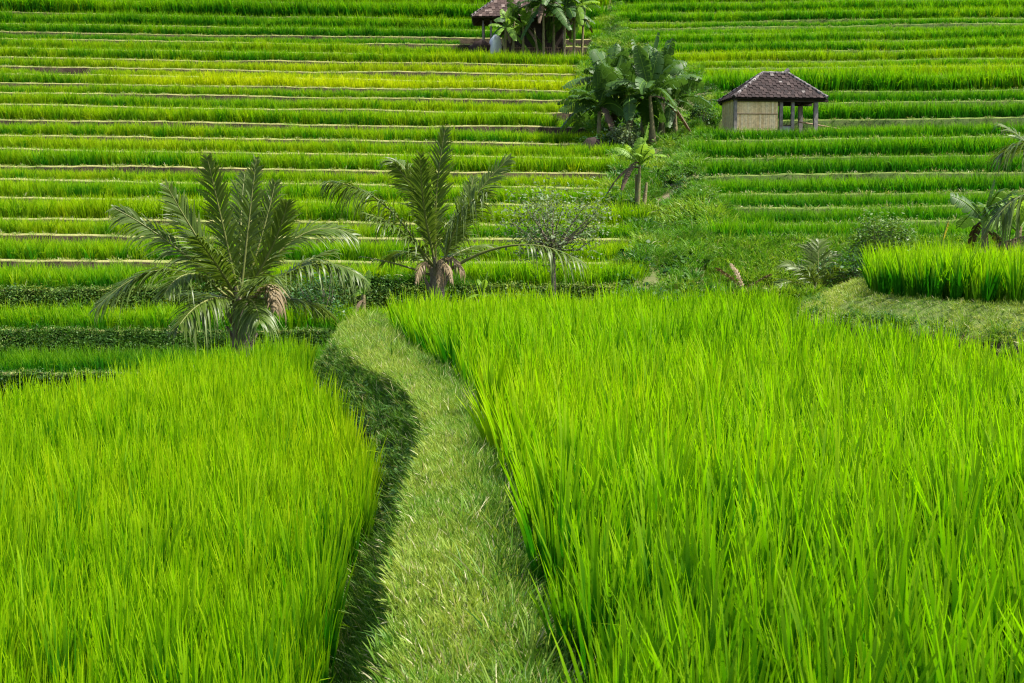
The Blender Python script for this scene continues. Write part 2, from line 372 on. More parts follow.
def gully_z(X, Y):
    a, b = XL(Y), XR(Y)
    u = np.clip((X - a) / np.maximum(b - a, .4), 0, 1)
    wid = np.maximum(b - a, .01)
    dip = np.clip(wid / 4, 0, 1) * .55 * np.sin(np.pi * u)
    z = side_z('L', X, Y, True) * (1 - u) + side_z('R', X, Y, True) * u - dip + .07
    return z + .34 * np.clip(wid / 3, .1, 1) * noise(X * 1.1, Y * .8, 5) + .04 * noise(X * 3, Y * 3, 6)
def hill_z(X, Y):
    X = np.asarray(X, float); Y = np.asarray(Y, float)
    a, b = XL(Y), XR(Y)
    return np.where(X < a, side_z('L', X, Y), np.where(X > b, side_z('R', X, Y), gully_z(X, Y)))

WALLRUN = lambda s, k: 2.3 if (s == 'R' and k == 3) else (.5 if k in (1, 2) else .16)
def terrace_side(s, name, label):
    n = 340
    u = np.linspace(0, 1, n) ** (.8 if s == 'L' else 1 / .8)
    rows = []; mats = []
    def X_at(Dm):
        if s == 'L': a, b = -62.0, XL(np.full(1, Dm))[0]
        else: a, b = XR(np.full(1, Dm))[0], 62.0
        return a + u * (b - a)
    zprev = None
    for k in range(KN[s]):
        X = X_at(D0[s][k]); D = lipD(s, k, X); Z = lipZ(s, k, X); r = WALLRUN(s, k)
        zb = (lipZ(s, k - 1, X) - .04) if k else np.full(n, -2.6)
        bump = .05 * noise(X * 2.1, k, 7)
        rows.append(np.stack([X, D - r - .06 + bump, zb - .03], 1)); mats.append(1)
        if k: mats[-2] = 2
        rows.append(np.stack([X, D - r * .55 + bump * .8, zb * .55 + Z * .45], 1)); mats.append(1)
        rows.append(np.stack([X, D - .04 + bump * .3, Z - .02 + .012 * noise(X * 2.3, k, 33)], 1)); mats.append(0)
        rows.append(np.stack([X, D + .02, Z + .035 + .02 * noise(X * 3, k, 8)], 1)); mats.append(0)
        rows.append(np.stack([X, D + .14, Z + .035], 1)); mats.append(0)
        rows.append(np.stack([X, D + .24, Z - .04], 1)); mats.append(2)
    X = X_at(134); rows.append(np.stack([X, np.full(n, 150.0), lipZ(s, KN[s] - 1, X) + 3], 1))
    V = np.stack(rows); R = len(rows)
    i = np.arange(R - 1)[:, None] * n + np.arange(n - 1)[None]
    Fc = np.stack([i, i + 1, i + n + 1, i + n], -1).reshape(-1, 4)
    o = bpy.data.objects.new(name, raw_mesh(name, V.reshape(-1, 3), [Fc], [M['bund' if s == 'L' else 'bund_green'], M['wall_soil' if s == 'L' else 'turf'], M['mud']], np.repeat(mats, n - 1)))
    link(o); tag(o, label, 'hillside', None, 'structure')
terrace_side('L', 'terraced_hill', 'stepped paddy terraces with thin brown banks left of the grassy gully')
terrace_side('R', 'terraced_hill', 'stepped paddy terraces around the hipped hut, right of the grassy gully')
# the gully between the two sides
rws = np.arange(25.6, 134, .22); cu = np.linspace(-.0, 1, 46)
A = XL(rws) - .55; B = XR(rws) + .55
X = A[:, None] + (B - A)[:, None] * cu[None]; Y = np.repeat(rws[:, None], len(cu), 1)
Z = gully_z(X, Y); Z[:, 0] -= .9; Z[:, -1] -= .9; Z[rws < 28] = np.minimum(Z[rws < 28], -2.3 + (rws[rws < 28, None] - 26) * .4)
i = np.arange(len(rws) - 1)[:, None] * len(cu) + np.arange(len(cu) - 1)[None]
o = bpy.data.objects.new('gully_ground', raw_mesh('gully_ground', np.stack([X, Y, Z], -1).reshape(-1, 3), [np.stack([i, i + 1, i + len(cu) + 1, i + len(cu)], -1).reshape(-1, 4)], [M['trail']]))
link(o); tag(o, 'grassy mounded gully slope climbing between the two flights of terraces', 'slope', None, 'structure')

# ------------------------------------------------------------------ near ground: two paddies, the path on its bank, the raised plot
_pl = [(683, 402), (600, 407), (540, 411), (500, 417), (475, 427), (450, 436), (425, 434), (410, 427), (400, 421), (385, 403), (375, 384), (360, 358), (345, 340), (335, 341), (325, 348), (318, 352)]
_pr = [(683, 545), (600, 529), (540, 512), (500, 499), (450, 487), (420, 477), (400, 465), (380, 446), (360, 413), (345, 398), (335, 389), (325, 379), (318, 374)]
def edge(l):
    p = np.array([PZ(x, y, 0.0)[:2] for y, x in l]); o_ = np.argsort(p[:, 1]); return p[o_]
EL, ER = edge(_pl), edge(_pr)
EL = np.vstack([[-.36, -6], EL, [EL[-1, 0] - .2, 27]]); ER = np.vstack([[.34, -6], ER, [ER[-1, 0] - .3, 27]])
def pL(Y): return np.interp(Y, EL[:, 1], EL[:, 0])
def pR(Y): return np.interp(Y, ER[:, 1], ER[:, 0])
_yfl = np.array([[-30, -30], [-14, 0], [-9, 8], [-5.15, 14.3], [-4.83, 15.2], [-4.49, 16.7], [-4.06, 18.5], [-3.5, 19.7], [-2.6, 20.8], [-1.9, 21.6], [0, 22]])
def YFL(X): return np.interp(X, _yfl[:, 0], _yfl[:, 1])
def YFR(X): return np.interp(X, [-2.3, -1.9, -1.2, 0, 4, 9, 30], [21.2, 20.9, 21.7, 22.3, 22.8, 23.5, 23.5])
def rin(X, Y):
    """metres inside the raised plot at the right"""
    fx, fy, gx, gy = 3.3, 17.9, 5.04, 14.0
    L = math.hypot(gx - fx, gy - fy); nx, ny = (fy - gy) / L, (gx - fx) / L
    d1 = (X - fx) * nx + (Y - fy) * ny
    d2 = (X - 3.25) * .975 - (Y - 17.7) * .225
    return np.minimum(d1, d2) + .10 * noise(X * 1.3, Y * 1.3, 9)
SL, SR_, SU = -.60, -.14, .68
def BW(Y): return np.interp(Y, [0, 6, 8.5, 10, 11.5, 13, 15, 17, 19, 22], [.36, .38, .42, .45, .50, .68, .74, .62, .46, .40])
def near_z(X, Y):
    L, R = pL(Y), pR(Y)
    lump = .018 * noise(X * 5, Y * 5, 10)
    dl = L + .05 * noise(Y * 1.7, 0, 11) - X; dr = X - R + .05 * noise(Y * 1.9, 3, 12)
    zl = SL * (1 - (1 - np.clip(dl / BW(Y), 0, 1)) ** 1.5)
    zr = SR_ * sm(dr, -.05, .2)
    c = (X - (L + R) / 2) / np.maximum((R - L) / 2, .1)
    z = np.where(X < L, zl, np.where(X > R, zr, .05 * (1 - np.clip(c, -1, 1) ** 2)))
    z = np.where(X > (L + R) / 2, np.where(X > R, zr, z), z)
    # far edges: small turf bund, then the ground falls into the valley
    dL = (Y - YFL(X)) * np.where(Y < 20, .42, .7); dR = (Y - YFR(X))
    fall = lambda d, z0: z0 + .10 * sm(d, -.1, .1) - 1.0 * sm(d, .35, 1.7) - np.clip(d - 1.2, 0, 99) * .22
    z = np.where((X < L) & (dL > 0), fall(dL, SL), z)
    onr = (X > R) & (dR > 0)
    z = np.where(onr, fall(dR, SR_), z)
    onp = (X >= L) & (X <= R) & (Y > 22.3)
    z = np.where(onp, -.0 - .9 * sm(Y, 22.4, 24.2) - np.clip(Y - 23.5, 0, 9) * .25, z)
    ri = rin(X, Y); top = SU + .06 - .07 * sm(ri, 1.1, 1.4)
    hs = (.62 * sm(ri, -.1, .45) + .38 * sm(ri, .3, 1.3)); hup = z * (1 - hs) + top * hs
    fallu = 3.0 * sm(Y, 26.2, 28.5)
    hup = hup - (hup - z) * sm(Y, 21.9, 22.8)
    z = np.where(ri > -.1, hup, z)
    z = np.maximum(z, -2.0 - .3 * sm(Y, 25, 28))
    return z + lump
xs = np.concatenate([np.arange(-40, -14, .6), np.arange(-14, -3.2, .16), np.arange(-3.2, 1.4, .05), np.arange(1.4, 9.5, .07), np.arange(9.5, 40, .6)])
ys = np.concatenate([np.arange(-8, 3, .25), np.arange(3, 12, .06), np.arange(12, 28.6, .09)])
GX, GY = np.meshgrid(xs, ys); GZ = near_z(GX, GY)
nx = len(xs)
i = (np.arange(len(ys) - 1)[:, None] * nx + np.arange(nx - 1)[None])
Fc = np.stack([i, i + 1, i + nx + 1, i + nx], -1).reshape(-1, 4)
cx = (GX[:-1, :-1] + GX[1:, 1:]) / 2; cyy = (GY[:-1, :-1] + GY[1:, 1:]) / 2; cz = (GZ[:-1, :-1] + GZ[1:, 1:]) / 2
onpath = ((cx > pL(cyy) - .03) & (cx < pR(cyy) + .03) & (cyy < 24)).ravel()
bankm = ((cx > pL(cyy) - BW(cyy) - .1) & (cx <= pL(cyy)) | (cx >= pR(cyy)) & (cx < pR(cyy) + .2)).ravel()
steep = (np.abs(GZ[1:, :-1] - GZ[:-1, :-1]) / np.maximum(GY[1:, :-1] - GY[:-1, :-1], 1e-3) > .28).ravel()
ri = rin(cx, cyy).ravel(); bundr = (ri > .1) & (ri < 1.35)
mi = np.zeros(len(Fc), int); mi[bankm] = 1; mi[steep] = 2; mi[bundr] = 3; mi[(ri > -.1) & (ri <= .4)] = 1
yb = ((cyy > YFL(cx) - .1) & (cx < pL(cyy)) | (cyy > YFR(cx) - .1) & (cx > pR(cyy))).ravel(); mi[yb & (ri < 0)] = 2
V = np.stack([GX, GY, GZ], -1).reshape(-1, 3)
def sub(name, sel, mats, mi, label, cat):
    f = Fc[sel]; used, inv = np.unique(f, return_inverse=True)
    o = bpy.data.objects.new(name, raw_mesh(name, V[used], [inv.reshape(-1, 4)], mats, mi)); link(o)
    tag(o, label, cat, None, 'structure')
sub('footpath', onpath, [M['pathsoil']], None, 'winding turf footpath on the bank between the two near paddies', 'path')
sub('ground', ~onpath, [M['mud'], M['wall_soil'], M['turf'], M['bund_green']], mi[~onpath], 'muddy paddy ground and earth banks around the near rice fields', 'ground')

# ------------------------------------------------------------------ rice and grass
def jgrid(x0, x1, y0, y1, sp, r, j=.32):
    gx, gy = np.meshgrid(np.arange(x0, x1, sp), np.arange(y0, y1, sp))
    gx = gx + r.normal(0, j * sp, gx.shape); gy = gy + r.normal(0, j * sp, gy.shape)
    return gx.ravel(), gy.ravel()
def view(X, Y, m=1.2): return np.abs(X) < .372 * np.maximum(Y, 0) + m
def xyz(X, Y, z): return np.stack([X, Y, np.broadcast_to(z, X.shape)], 1)

def near_field(seed, name, label, cond, x0, x1, y0, y1, yb=(0.0,)):
    s = SC_(seed); r = s.r
    for a, b, sp, off, npr, wd in ((-2.0, 7.5, .165, 0, 8, 1.0), (7.5, 13, .17, 8, 6, 1.0), (13, 40, .18, 8, 6, 1.1)):
        X, Y = jgrid(x0, x1, max(y0, a), min(y1, b), sp * (.86 if seed == 1 else 1), r)
        if not len(X): continue
        k = cond(X, Y) & view(X, Y, 1.6 if a < 0 else 1.3); X, Y = X[k], Y[k]
        hz = 1 + .10 * noise(X * .55, Y * .55, 13) + .05 * noise(X * 2, Y * 2, 14)
        tint = np.clip({1: .05, 2: .10, 3: .3}[seed] + .34 * noise(X * .35, Y * .35, 15) + r.normal(0, .13, len(X)), -.6, .8)  # raised plot tinted brighter, standing in for sunlight on its shadowed front
        s.add(xyz(X, Y, near_z(X, Y) - .02), hz * {1: .88, 2: 1.0, 3: .92}[seed], tint, npr, off, var=.12, wid=wd * (.82 if seed == 1 else 1.0), jl=.07)
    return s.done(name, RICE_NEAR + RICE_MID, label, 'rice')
near_field(1, 'rice_field', 'lower bright green rice paddy left of the winding footpath', lambda X, Y: (X < pL(Y) - BW(Y) - .02 + .05 * noise(Y * 2.2, 0, 16)) & (Y < YFL(X) - .1), -12, -.3, -1, 22)
near_field(2, 'rice_field', 'large bright green rice paddy filling the ground right of the footpath', lambda X, Y: (X > pR(Y) + .10 + .05 * noise(Y * 2.2, 5, 16)) & (Y < YFR(X) - .15) & (rin(X, Y) < -.02), -2.6, 11, -1, 23)
near_field(3, 'rice_field', 'raised plot of tall rice above the pale bank at the right edge', lambda X, Y: (rin(X, Y) > 1.25) & (X > 4.45 + (Y - 17.8) * .262) & (Y < 21.9), 4, 12, 14, 23)

s = SC_(4); r = s.r                                                       # path turf
n = 30000
Y = 3.0 + (22.8 - 3.0) * r.uniform(0, 1, n) ** 1.35; wv = r.uniform(.0, 1.06, n); X = pL(Y) + (pR(Y) - pL(Y)) * wv
k = view(X, Y, .6) & (r.uniform(0, 1, n) < (.55 + .45 * sm(Y, 3, 8))); X, Y, wv = X[k], Y[k], wv[k]
pat = noise(X * 2.5, Y * 1.6, 17)
tint = np.clip(.22 + .5 * pat - .8 * sm(wv, .62, 1.0) * (Y < 16) + .15 * sm(Y, 12, 20) + r.normal(0, .22, len(X)), -1, 1)  # right side tinted darker: the shade there is put into the turf colour
s.add(xyz(X, Y, near_z(X, Y) - .008), (.85 + .25 * pat + .35 * sm(wv, .7, 1)) * (1 + .015 * Y), tint, 6, 0, var=.25, jl=.25, wid=1.1)
n = 1500; Y = r.uniform(3.5, 23.5, n); wv = 1 - np.abs(r.normal(0, .22, n)); X = pL(Y) + (pR(Y) - pL(Y)) * wv
s.add(xyz(X, Y, near_z(X, Y) - .01), .85, np.clip(r.normal(-.1, .4, n), -1, 1), 4, 6, var=.3, jl=.25)
n = 200; Y = r.uniform(16, 22.6, n); wv = r.uniform(-.1, 1.1, n) ** .8; X = pL(Y) + (pR(Y) - pL(Y)) * wv
s.add(xyz(X, Y, near_z(X, Y) - .01), 1.25, np.clip(r.normal(.4, .3, n), -1, 1), 4, 6, var=.3, jl=.2)
s.done('grass', PATHG + PATHT, 'short mixed turf of green and straw blades covering the footpath', 'grass')

s = SC_(7); r = s.r                                                       # bank left of the path
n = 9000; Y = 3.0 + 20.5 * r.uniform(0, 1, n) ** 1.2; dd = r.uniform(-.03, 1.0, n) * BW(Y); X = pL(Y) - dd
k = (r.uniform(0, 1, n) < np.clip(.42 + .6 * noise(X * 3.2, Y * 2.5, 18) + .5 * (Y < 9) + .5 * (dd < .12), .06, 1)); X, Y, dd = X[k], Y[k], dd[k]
s.add(xyz(X, Y, near_z(X, Y) - .01), .6 + .7 * r.uniform(0, 1, len(X)), np.clip(r.normal(-.25, .35, len(X)) + .2 * (dd < .05), -1, 1), 6, 0, jl=.35)  # darker tint puts the bank's shade into the grass colour
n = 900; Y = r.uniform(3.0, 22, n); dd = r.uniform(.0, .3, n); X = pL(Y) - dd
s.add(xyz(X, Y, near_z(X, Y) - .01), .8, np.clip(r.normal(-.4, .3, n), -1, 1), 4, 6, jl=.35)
n = 2600; Y = r.uniform(3.0, 21, n); X = pR(Y) + r.uniform(.0, .18, n)
s.add(xyz(X, Y, near_z(X, Y) - .01), 1.0, np.clip(r.normal(-.5, .3, n), -1, 1), 10, 0, jl=.35)
n = 260; Y = r.uniform(9, 20, n); dd = r.uniform(.1, .95, n) * BW(Y); X = pL(Y) - dd
s.add(xyz(X, Y, near_z(X, Y)), .5, np.clip(r.normal(-.5, .3, n), -1, 1), 5, 10, jl=.5)
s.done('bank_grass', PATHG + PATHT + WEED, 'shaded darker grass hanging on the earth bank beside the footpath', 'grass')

s = SC_(8); r = s.r                                                       # pale bank at the right and far field edges
X, Y = jgrid(2.6, 11, 12, 22.8, .07, r, .5); ri = rin(X, Y); k = (ri > -.15) & (ri < 1.45) & view(X, Y); X, Y, ri = X[k], Y[k], ri[k]
p = noise(X * 1.2, Y * 1.2, 19); k = r.uniform(0, 1, len(X)) < np.where(ri < .45, .7 + .3 * p, .95); X, Y, ri, p = X[k], Y[k], ri[k], p[k]
s.add(xyz(X, Y, near_z(X, Y) - .01), .8 + .25 * p, np.clip(.6 + .6 * p - .7 * (ri < .3) + r.normal(0, .2, len(X)), -1, 1), 6, 0, jl=.3, wid=1.3)
n = 2200; X = r.uniform(-6, 9, n); Y = YFR(X) + r.uniform(-.1, 1.2, n); k = (X > pR(Y)) & (rin(X, Y) < 0); X, Y = X[k], Y[k]
s.add(xyz(X, Y, near_z(X, Y) - .02), 1.3, np.clip(r.normal(-.2, .3, len(X)), -1, 1), 10, 0, jl=.3)
X = r.uniform(-9, -2.7, 3000); Y = YFL(X) + r.uniform(0, 2.5, 3000); k = X < pL(Y) - .2; X, Y = X[k], Y[k]
s.add(xyz(X, Y, near_z(X, Y) - .02), 1.3, np.clip(r.normal(-.3, .3, len(X)), -1, 1), 6, 0, jl=.3, wid=1.6)
n = 2600; X = r.uniform(3.0, 8, n); Y = r.uniform(13, 22.5, n); ri = rin(X, Y); p = noise(X * 1.6, Y * 1.6, 31); k = (ri > -.2) & (ri < .62) & view(X, Y) & (p > -.25); X, Y, ri = X[k], Y[k], ri[k]
s.add(xyz(X, Y, near_z(X, Y)), .5, np.clip(r.normal(-.2, .35, len(X)), -1, 1), 5, 10, jl=.4)
s.add(xyz(X[::2], Y[::2], near_z(X[::2], Y[::2])), .45, np.clip(r.normal(0, .35, len(X[::2])), -1, 1), 5, 15, jl=.4)
s.done('turf_grass', PATHG + PATHT + WEED + BANKG, 'pale cropped grass on the bank in front of the raised rice plot', 'grass')

def far_rice(side, seed, label):
    s = SC_(seed); r = s.r
    for k in range(KN[side] - 2):
        d0, d1 = D0[side][k], D0[side][k + 1]
        xm = .372 * d1 + 2.0
        xa, xb = (-xm, XL(np.array([d0]))[0] - .1) if side == 'L' else (XR(np.array([d0]))[0] + .1, xm)
        y = LY[side][k]
        bands = [(d0 - 1, d0 + 1.5, .19 if d0 < 70 else .22), (d0 + 1.5, d1 + 1, .30 if d0 < 60 else .42)]
        if side == 'R' and k == 2: continue
        for ya, ybb, sp in bands:
            X, Y = jgrid(xa, xb, ya, ybb, sp, r, .25)
            wr = WALLRUN(side, k + 1)
            kk = (Y > lipD(side, k, X) + .24) & (Y < lipD(side, k + 1, X) - wr - .12)
            if side == 'L': kk &= X < XL(Y) - .15 - .6 * np.clip(noise(Y, k, 20), 0, 1)
            else: kk &= X > XR(Y) + .15 + .6 * np.clip(noise(Y, k, 20), 0, 1)
            if side == 'R' and k == 9: kk &= ~((X > 8.9) & (X < 13.3) & (Y > 59.9))
            if side == 'L' and 17 <= k <= 19: kk &= ~((X > -3.5) & (X < 6.2) & (Y > 88.6) & (Y < 96))
            if side == 'L' and k == 15: kk &= ~((X > -26.6) & (X < -23.4))
            if side == 'L' and k == 11: kk &= ~((X > 1.9) & (X < 3.7) & (Y < 67))
            X, Y = X[kk], Y[kk]
            if not len(X): continue
            px = X / Y * F + 512
            gap_px = 1.2 if side == 'R' else (7 if k in (2, 3) else 1.7 + .8 * math.sin(k * 2.1))
            if side == 'R' and k == 6: gap_px = 4
            h = min(max(y - LY[side][k + 1] - gap_px, 4.5) * d0 / F, .80) / (.47 if d0 < 70 else .34)
            if k in (0, 1): h = .9
            if side == 'R' and k == 9: h = 12.5 * d0 / F / .47
            base = .12 if side == 'L' else (-.35 if d0 < 70 else -.05)
            if side == 'L' and d0 > 40: base = .2
            if side == 'L' and k == 0: base = -.6; h = .75
            yel = 0
            if side == 'L' and 14 <= k <= 16:                             # young yellowish plots
                yel = 0.75 * sm(px, 60, 200)
                if k > 14: yel = yel * .6
            if side == 'L' and k in (19, 20, 21, 22): base = -.1
            if side == 'R' and k in (13, 14, 15): base = .25
            gap = noise(X * .8, k * 5.1, 21); h_ = h * (1 + .12 * noise(X * .4, Y * .6 + k, 22))
            tint = np.clip(base + .75 * yel + .22 * noise(X * .15, k * 2.2, 23) + .12 * noise(X * 1.2, Y, 24) + r.normal(0, .12, len(X)), -1, 1)
            if side == 'L' and 14 <= k <= 16:
                keep = (np.sin(X * 6.283 / .95 + k) < .85) | (Y > d0 + 1.4); X, Y, h_, tint = X[keep], Y[keep], h_[keep], tint[keep]
            s.add(xyz(X, Y, lipZ(side, k, X) - .06), h_, tint, 6, 0, var=.12)
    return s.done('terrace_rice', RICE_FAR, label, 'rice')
far_rice('L', 11, 'rows of rice on the narrow hillside terraces left of the gully')
far_rice('R', 12, 'rows of deeper green rice on the terraces around the hipped hut')

s = SC_(13); r = s.r                                                      # lips of the terraces
for side in 'LR':
    for k in range(KN[side] - 2):
        d0 = D0[side][k]; xm = .372 * d0 + 2; xa, xb = (-xm, XL(np.array([d0]))[0]) if side == 'L' else (XR(np.array([d0]))[0], xm)
        n = int((xb - xa) * (9 if d0 < 60 else 6)); X = r.uniform(xa, xb, n); off = r.uniform(-.08, .26, n)
        dens = noise(X * .35, k * 3.3, 25); kk = r.uniform(0, 1, n) < .75 + .5 * dens; X, off = X[kk], off[kk]
        base = .45 if side == 'L' else -.15
        if side == 'L' and k < 3: base = .3
        s.add(xyz(X, lipD(side, k, X) + off, lipZ(side, k, X) + .02), .55 + .25 * (side == 'R') + .25 * r.uniform(0, 1, len(X)), np.clip(base + r.normal(0, .25, len(X)), -1, 1), 4, 0, jl=.2, wid=1.2)
s.done('lip_grass', LIPG, 'thin line of short dry grass along the rim of each terrace', 'grass')

s = SC_(14); r = s.r                                                      # weeds and long grass on high banks and in the gully
def wall_pts(side, k, n, xa, xb, lo=0., hi=1.):
    X = r.uniform(xa, xb, n); f = r.uniform(lo, hi, n); wr = WALLRUN(side, k)
    D = lipD(side, k, X) - wr * (1 - f) - .04; zb = lipZ(side, k - 1, X) if k else np.full(n, -2.3)
    return X, D, zb + (lipZ(side, k, X) - zb) * f
X, D, Z = wall_pts('L', 2, 9000, -14.5, 4.6, .0, 1.02)
p = noise(X * .5, Z * 1.5, 26); k = r.uniform(0, 1, len(X)) < .62 + .5 * p; X, D, Z = X[k], D[k], Z[k]
s.add(np.stack([X, D, Z], 1), .7, np.clip(r.normal(0, .35, len(X)) + .5 * (Z > 0), -1, 1), 5, 5, jl=.5)
for kk in (0, 1):
    X, D, Z = wall_pts('L', kk, 6000, -14, 5.5, .0, 1.0)
    s.add(np.stack([X, D, Z], 1), .6, np.clip(r.normal(-.35, .35, len(X)), -1, 1), 5, 5, jl=.5)
    X, D, Z = wall_pts('L', kk, 1500, -14, 5.5, .2, 1.0)
    s.add(np.stack([X, D, Z], 1), .45, np.clip(r.normal(-.3, .3, len(X)), -1, 1), 5, 0, jl=.5)
for side, kk, n, xa, xb in (('R', 3, 6500, 3.9, 15.5), ('R', 2, 1800, 3.6, 14)):
    X, D, Z = wall_pts(side, kk, n, xa, xb, .0, 1.02)
    s.add(np.stack([X, D, Z - .03], 1), .6, np.clip(r.normal(.2, .3, len(X)) + .5 * noise(X * 1.5, Z * 3, 37), -1, 1), 5, 10, jl=.3)
for kk in range(4, 26):                                                    # thin growth on the other walls
    for side in 'LR':
        d0 = D0[side][kk]; xm = .372 * d0 + 1; xa, xb = (-xm, XL(np.array([d0]))[0]) if side == 'L' else (XR(np.array([d0]))[0], xm)
        n = int((xb - xa) * (1.4 if side == 'L' else (14 if kk == 10 else 5))); X, D, Z = wall_pts(side, kk, n, xa, xb, .1, .95)
        if side == 'L': k = noise(X * .3, kk * 2.0, 27) > .1; X, D, Z = X[k], D[k], Z[k]
        s.add(np.stack([X, D, Z], 1), .42, np.clip(r.normal(-.15, .3, len(X)), -1, 1), 10, 0, jl=.4)
n = 42000; Y = 27 + 83 * r.uniform(0, 1, n) ** 1.1; a, b = XL(Y) - .7, XR(Y) + .7; X = a + (b - a) * r.uniform(0, 1, n)
px = X / Y * F + 512; py = YofD(Y)
k = r.uniform(0, 1, n) < np.clip((b - a) / 7.5, .12, 1); X, Y, px, py = X[k], Y[k], px[k], py[k]
bare = np.exp(-((px - 672) / 26) ** 2 - ((py - 112) / 22) ** 2) + .8 * np.exp(-((px - (652 + (290 - py) * .12)) / 7) ** 2) * (py > 150)
p = noise(X * .8, Y * .8, 28)
k = r.uniform(0, 1, len(X)) > bare * .9 + .45 * (p < -.35); X, Y, p = X[k], Y[k], p[k]
tint = np.clip(.0 + .9 * noise(X * 1.7, Y * 1.3, 35) + .35 * p + r.normal(0, .25, len(X)), -1, 1)
wk = (r.uniform(0, 1, len(X)) < .08) | (noise(X * 1.1, Y, 36) > .95)
gz = gully_z(X, Y)
s.add(xyz(X, Y, gz - .05)[~wk], (.62 + .4 * p)[~wk], tint[~wk], 5, 10, jl=.2)
s.add(xyz(X, Y, gz)[wk], .75, np.clip(tint[wk] - .3, -1, 1), 4, 15, jl=.3)
# mounds of tall grass at terrace ends, ground cover behind the near field
for (mx, my, rr, nn, tn) in ((600, 184, 1.3, 500, -.3), (640, 180, .8, 200, -.2), (705, 128, 1.6, 500, 0), (735, 118, 1.2, 300, -.3), (368, 291, 1.5, 1100, -.5), (330, 300, 1.3, 700, -.5), (430, 292, 1.3, 300, -.4), (690, 240, 1.0, 400, 0), (705, 205, .9, 300, 0), (716, 180, .6, 160, -.1), (690, 165, 1.0, 300, 0), (690, 145, 1.0, 300, .1), (650, 235, 1.0, 250, 0.0), (668, 262, 1.1, 300, 0)):
    D = DofY(my); c = np.array([(mx - 512) / F * D, D]); q = r.normal(0, .5, (nn, 2)) * rr; X, Y = c[0] + q[:, 0], c[1] + q[:, 1] * .6
    dome = np.exp(-(q ** 2).sum(1) / (rr * .7) ** 2) * rr * (.15 if tn < -.45 else .3)
    s.add(xyz(X, Y, hill_z(X, Y) + dome * r.uniform(.0, 1, nn)), .8, np.clip(r.normal(tn, .25, nn), -1, 1), 5, 5 if tn < -.45 else 0, jl=.35)
s.done('undergrowth', BANKG + WEED + BANKF + WEEDF, 'tangled long grass and leafy weeds on the gully and high banks', 'undergrowth')

# ------------------------------------------------------------------ things: palms, bananas, shrubs, huts
def nrm(v): v = np.asarray(v, float); return v / (np.linalg.norm(v, axis=-1, keepdims=True) + 1e-9)
UP = np.array([0, 0, 1.0])
def frond(parent, name, S, Mi, E, seed, ll=.62, npair=60, roll=0.0, start=.16, droop=.45, mats=None, fold=.5, label=None, rr=.022):
    """a coconut frond along a curve through S, control Mi, to E, with pairs of leaflets"""
    r = rs(seed); mb = MB(); S, Mi, E = (np.asarray(v, float) for v in (S, Mi, E))
    B = lambda t: (1 - t)[:, None] ** 2 * S + 2 * (t * (1 - t))[:, None] * Mi + (t ** 2)[:, None] * E
    T = lambda t: nrm(2 * (1 - t)[:, None] * (Mi - S) + 2 * t[:, None] * (E - Mi))
    tt = np.linspace(0, 1, 14); mb.tube(B(tt), rr * (1.15 - tt) + .003, 6, 1)
    t = np.linspace(start, .995, npair); t = t + r.normal(0, .004, npair); t = np.clip(t, 0, 1)
    p = B(t); tg = T(t)
    mid = T(np.array([.5]))[0]; side0 = np.cross(mid, UP); side0 = nrm(side0)
    side = nrm(side0 - tg * (tg @ side0)[:, None]); nm = np.cross(side, tg)
    fc = min(abs(roll), 1.0); sb = nrm(np.cross(tg, np.array([0, 1.0, 0]) + .35 * rs(seed + 9).normal(0, 1, 3)))
    sb = sb * np.sign((sb * side).sum(1, keepdims=True) + 1e-6)
    side = nrm(side * (1 - fc) + sb * fc); nm = nrm(np.cross(side, tg))
    nm = nm * np.where(nm[:, 2:3] < 0, -1, 1)
    u = (t - start) / (1 - start)
    L = ll * np.clip(np.sin(np.pi * np.clip(u * .86 + .12, 0, 1)) ** .55, .12, 1) * r.uniform(.74, 1.12, npair)
    for sg in (-1, 1):
        fwd = .6 + .6 * u[:, None] * 0 + 0 * fc + .75 * fc + .6 * u[:, None]
        d = nrm(sg * side * (1 + r.normal(0, .06, (npair, 1))) + tg * fwd + nm * (fold * .35) + r.normal(0, .13, (npair, 3)))
        q = np.linspace(0, 1, 6)
        g = droop * (1 - .45 * fc) * (.4 + 1.2 * r.uniform(0, 1, npair))
        Pt = p[:, None] + d[:, None] * (L[:, None] * (q - .28 * g[:, None] * q ** 2))[..., None] - UP * (L[:, None] * g[:, None] * q[None] ** 2)[..., None]
        wd = nrm(np.cross(d, nm) + r.normal(0, .25, (npair, 3)))
        pr = np.array([.5, .9, 1, .85, .5, .05])
        mb.ribbon(Pt, wd[:, None] * (.0165 * pr)[None, :, None])
    o = mb.build(name, mats or [M['palm'], M['rachis']], parent)
    if label: o['label'] = label
    return o
def palm_trunk(parent, h, r0, r1, seed, lean=(0, 0)):
    r = rs(seed); mb = MB(); z = np.linspace(-.3, h, 16)
    pts = np.stack([lean[0] * (z / h) ** 2, lean[1] * (z / h) ** 2, z], 1)
    mb.tube(pts, np.linspace(r0, r1, 16) * (1 + .07 * np.sin(np.arange(16) * 2.6)), 12)
    for i in range(16):                                                   # sheath stubs around the stem
        a = i * 2.4; zz = h * (.25 + .75 * i / 16); q = np.array([math.cos(a), math.sin(a), 0])
        b = np.array([lean[0] * (zz / h) ** 2, lean[1] * (zz / h) ** 2, zz]) + q * r1 * .7
        mb.tube([b, b + q * .07 + UP * .14, b + q * .17 + UP * .34], [.05, .042, .02], 6)
    return mb.build('trunk', [M['bark']], parent)
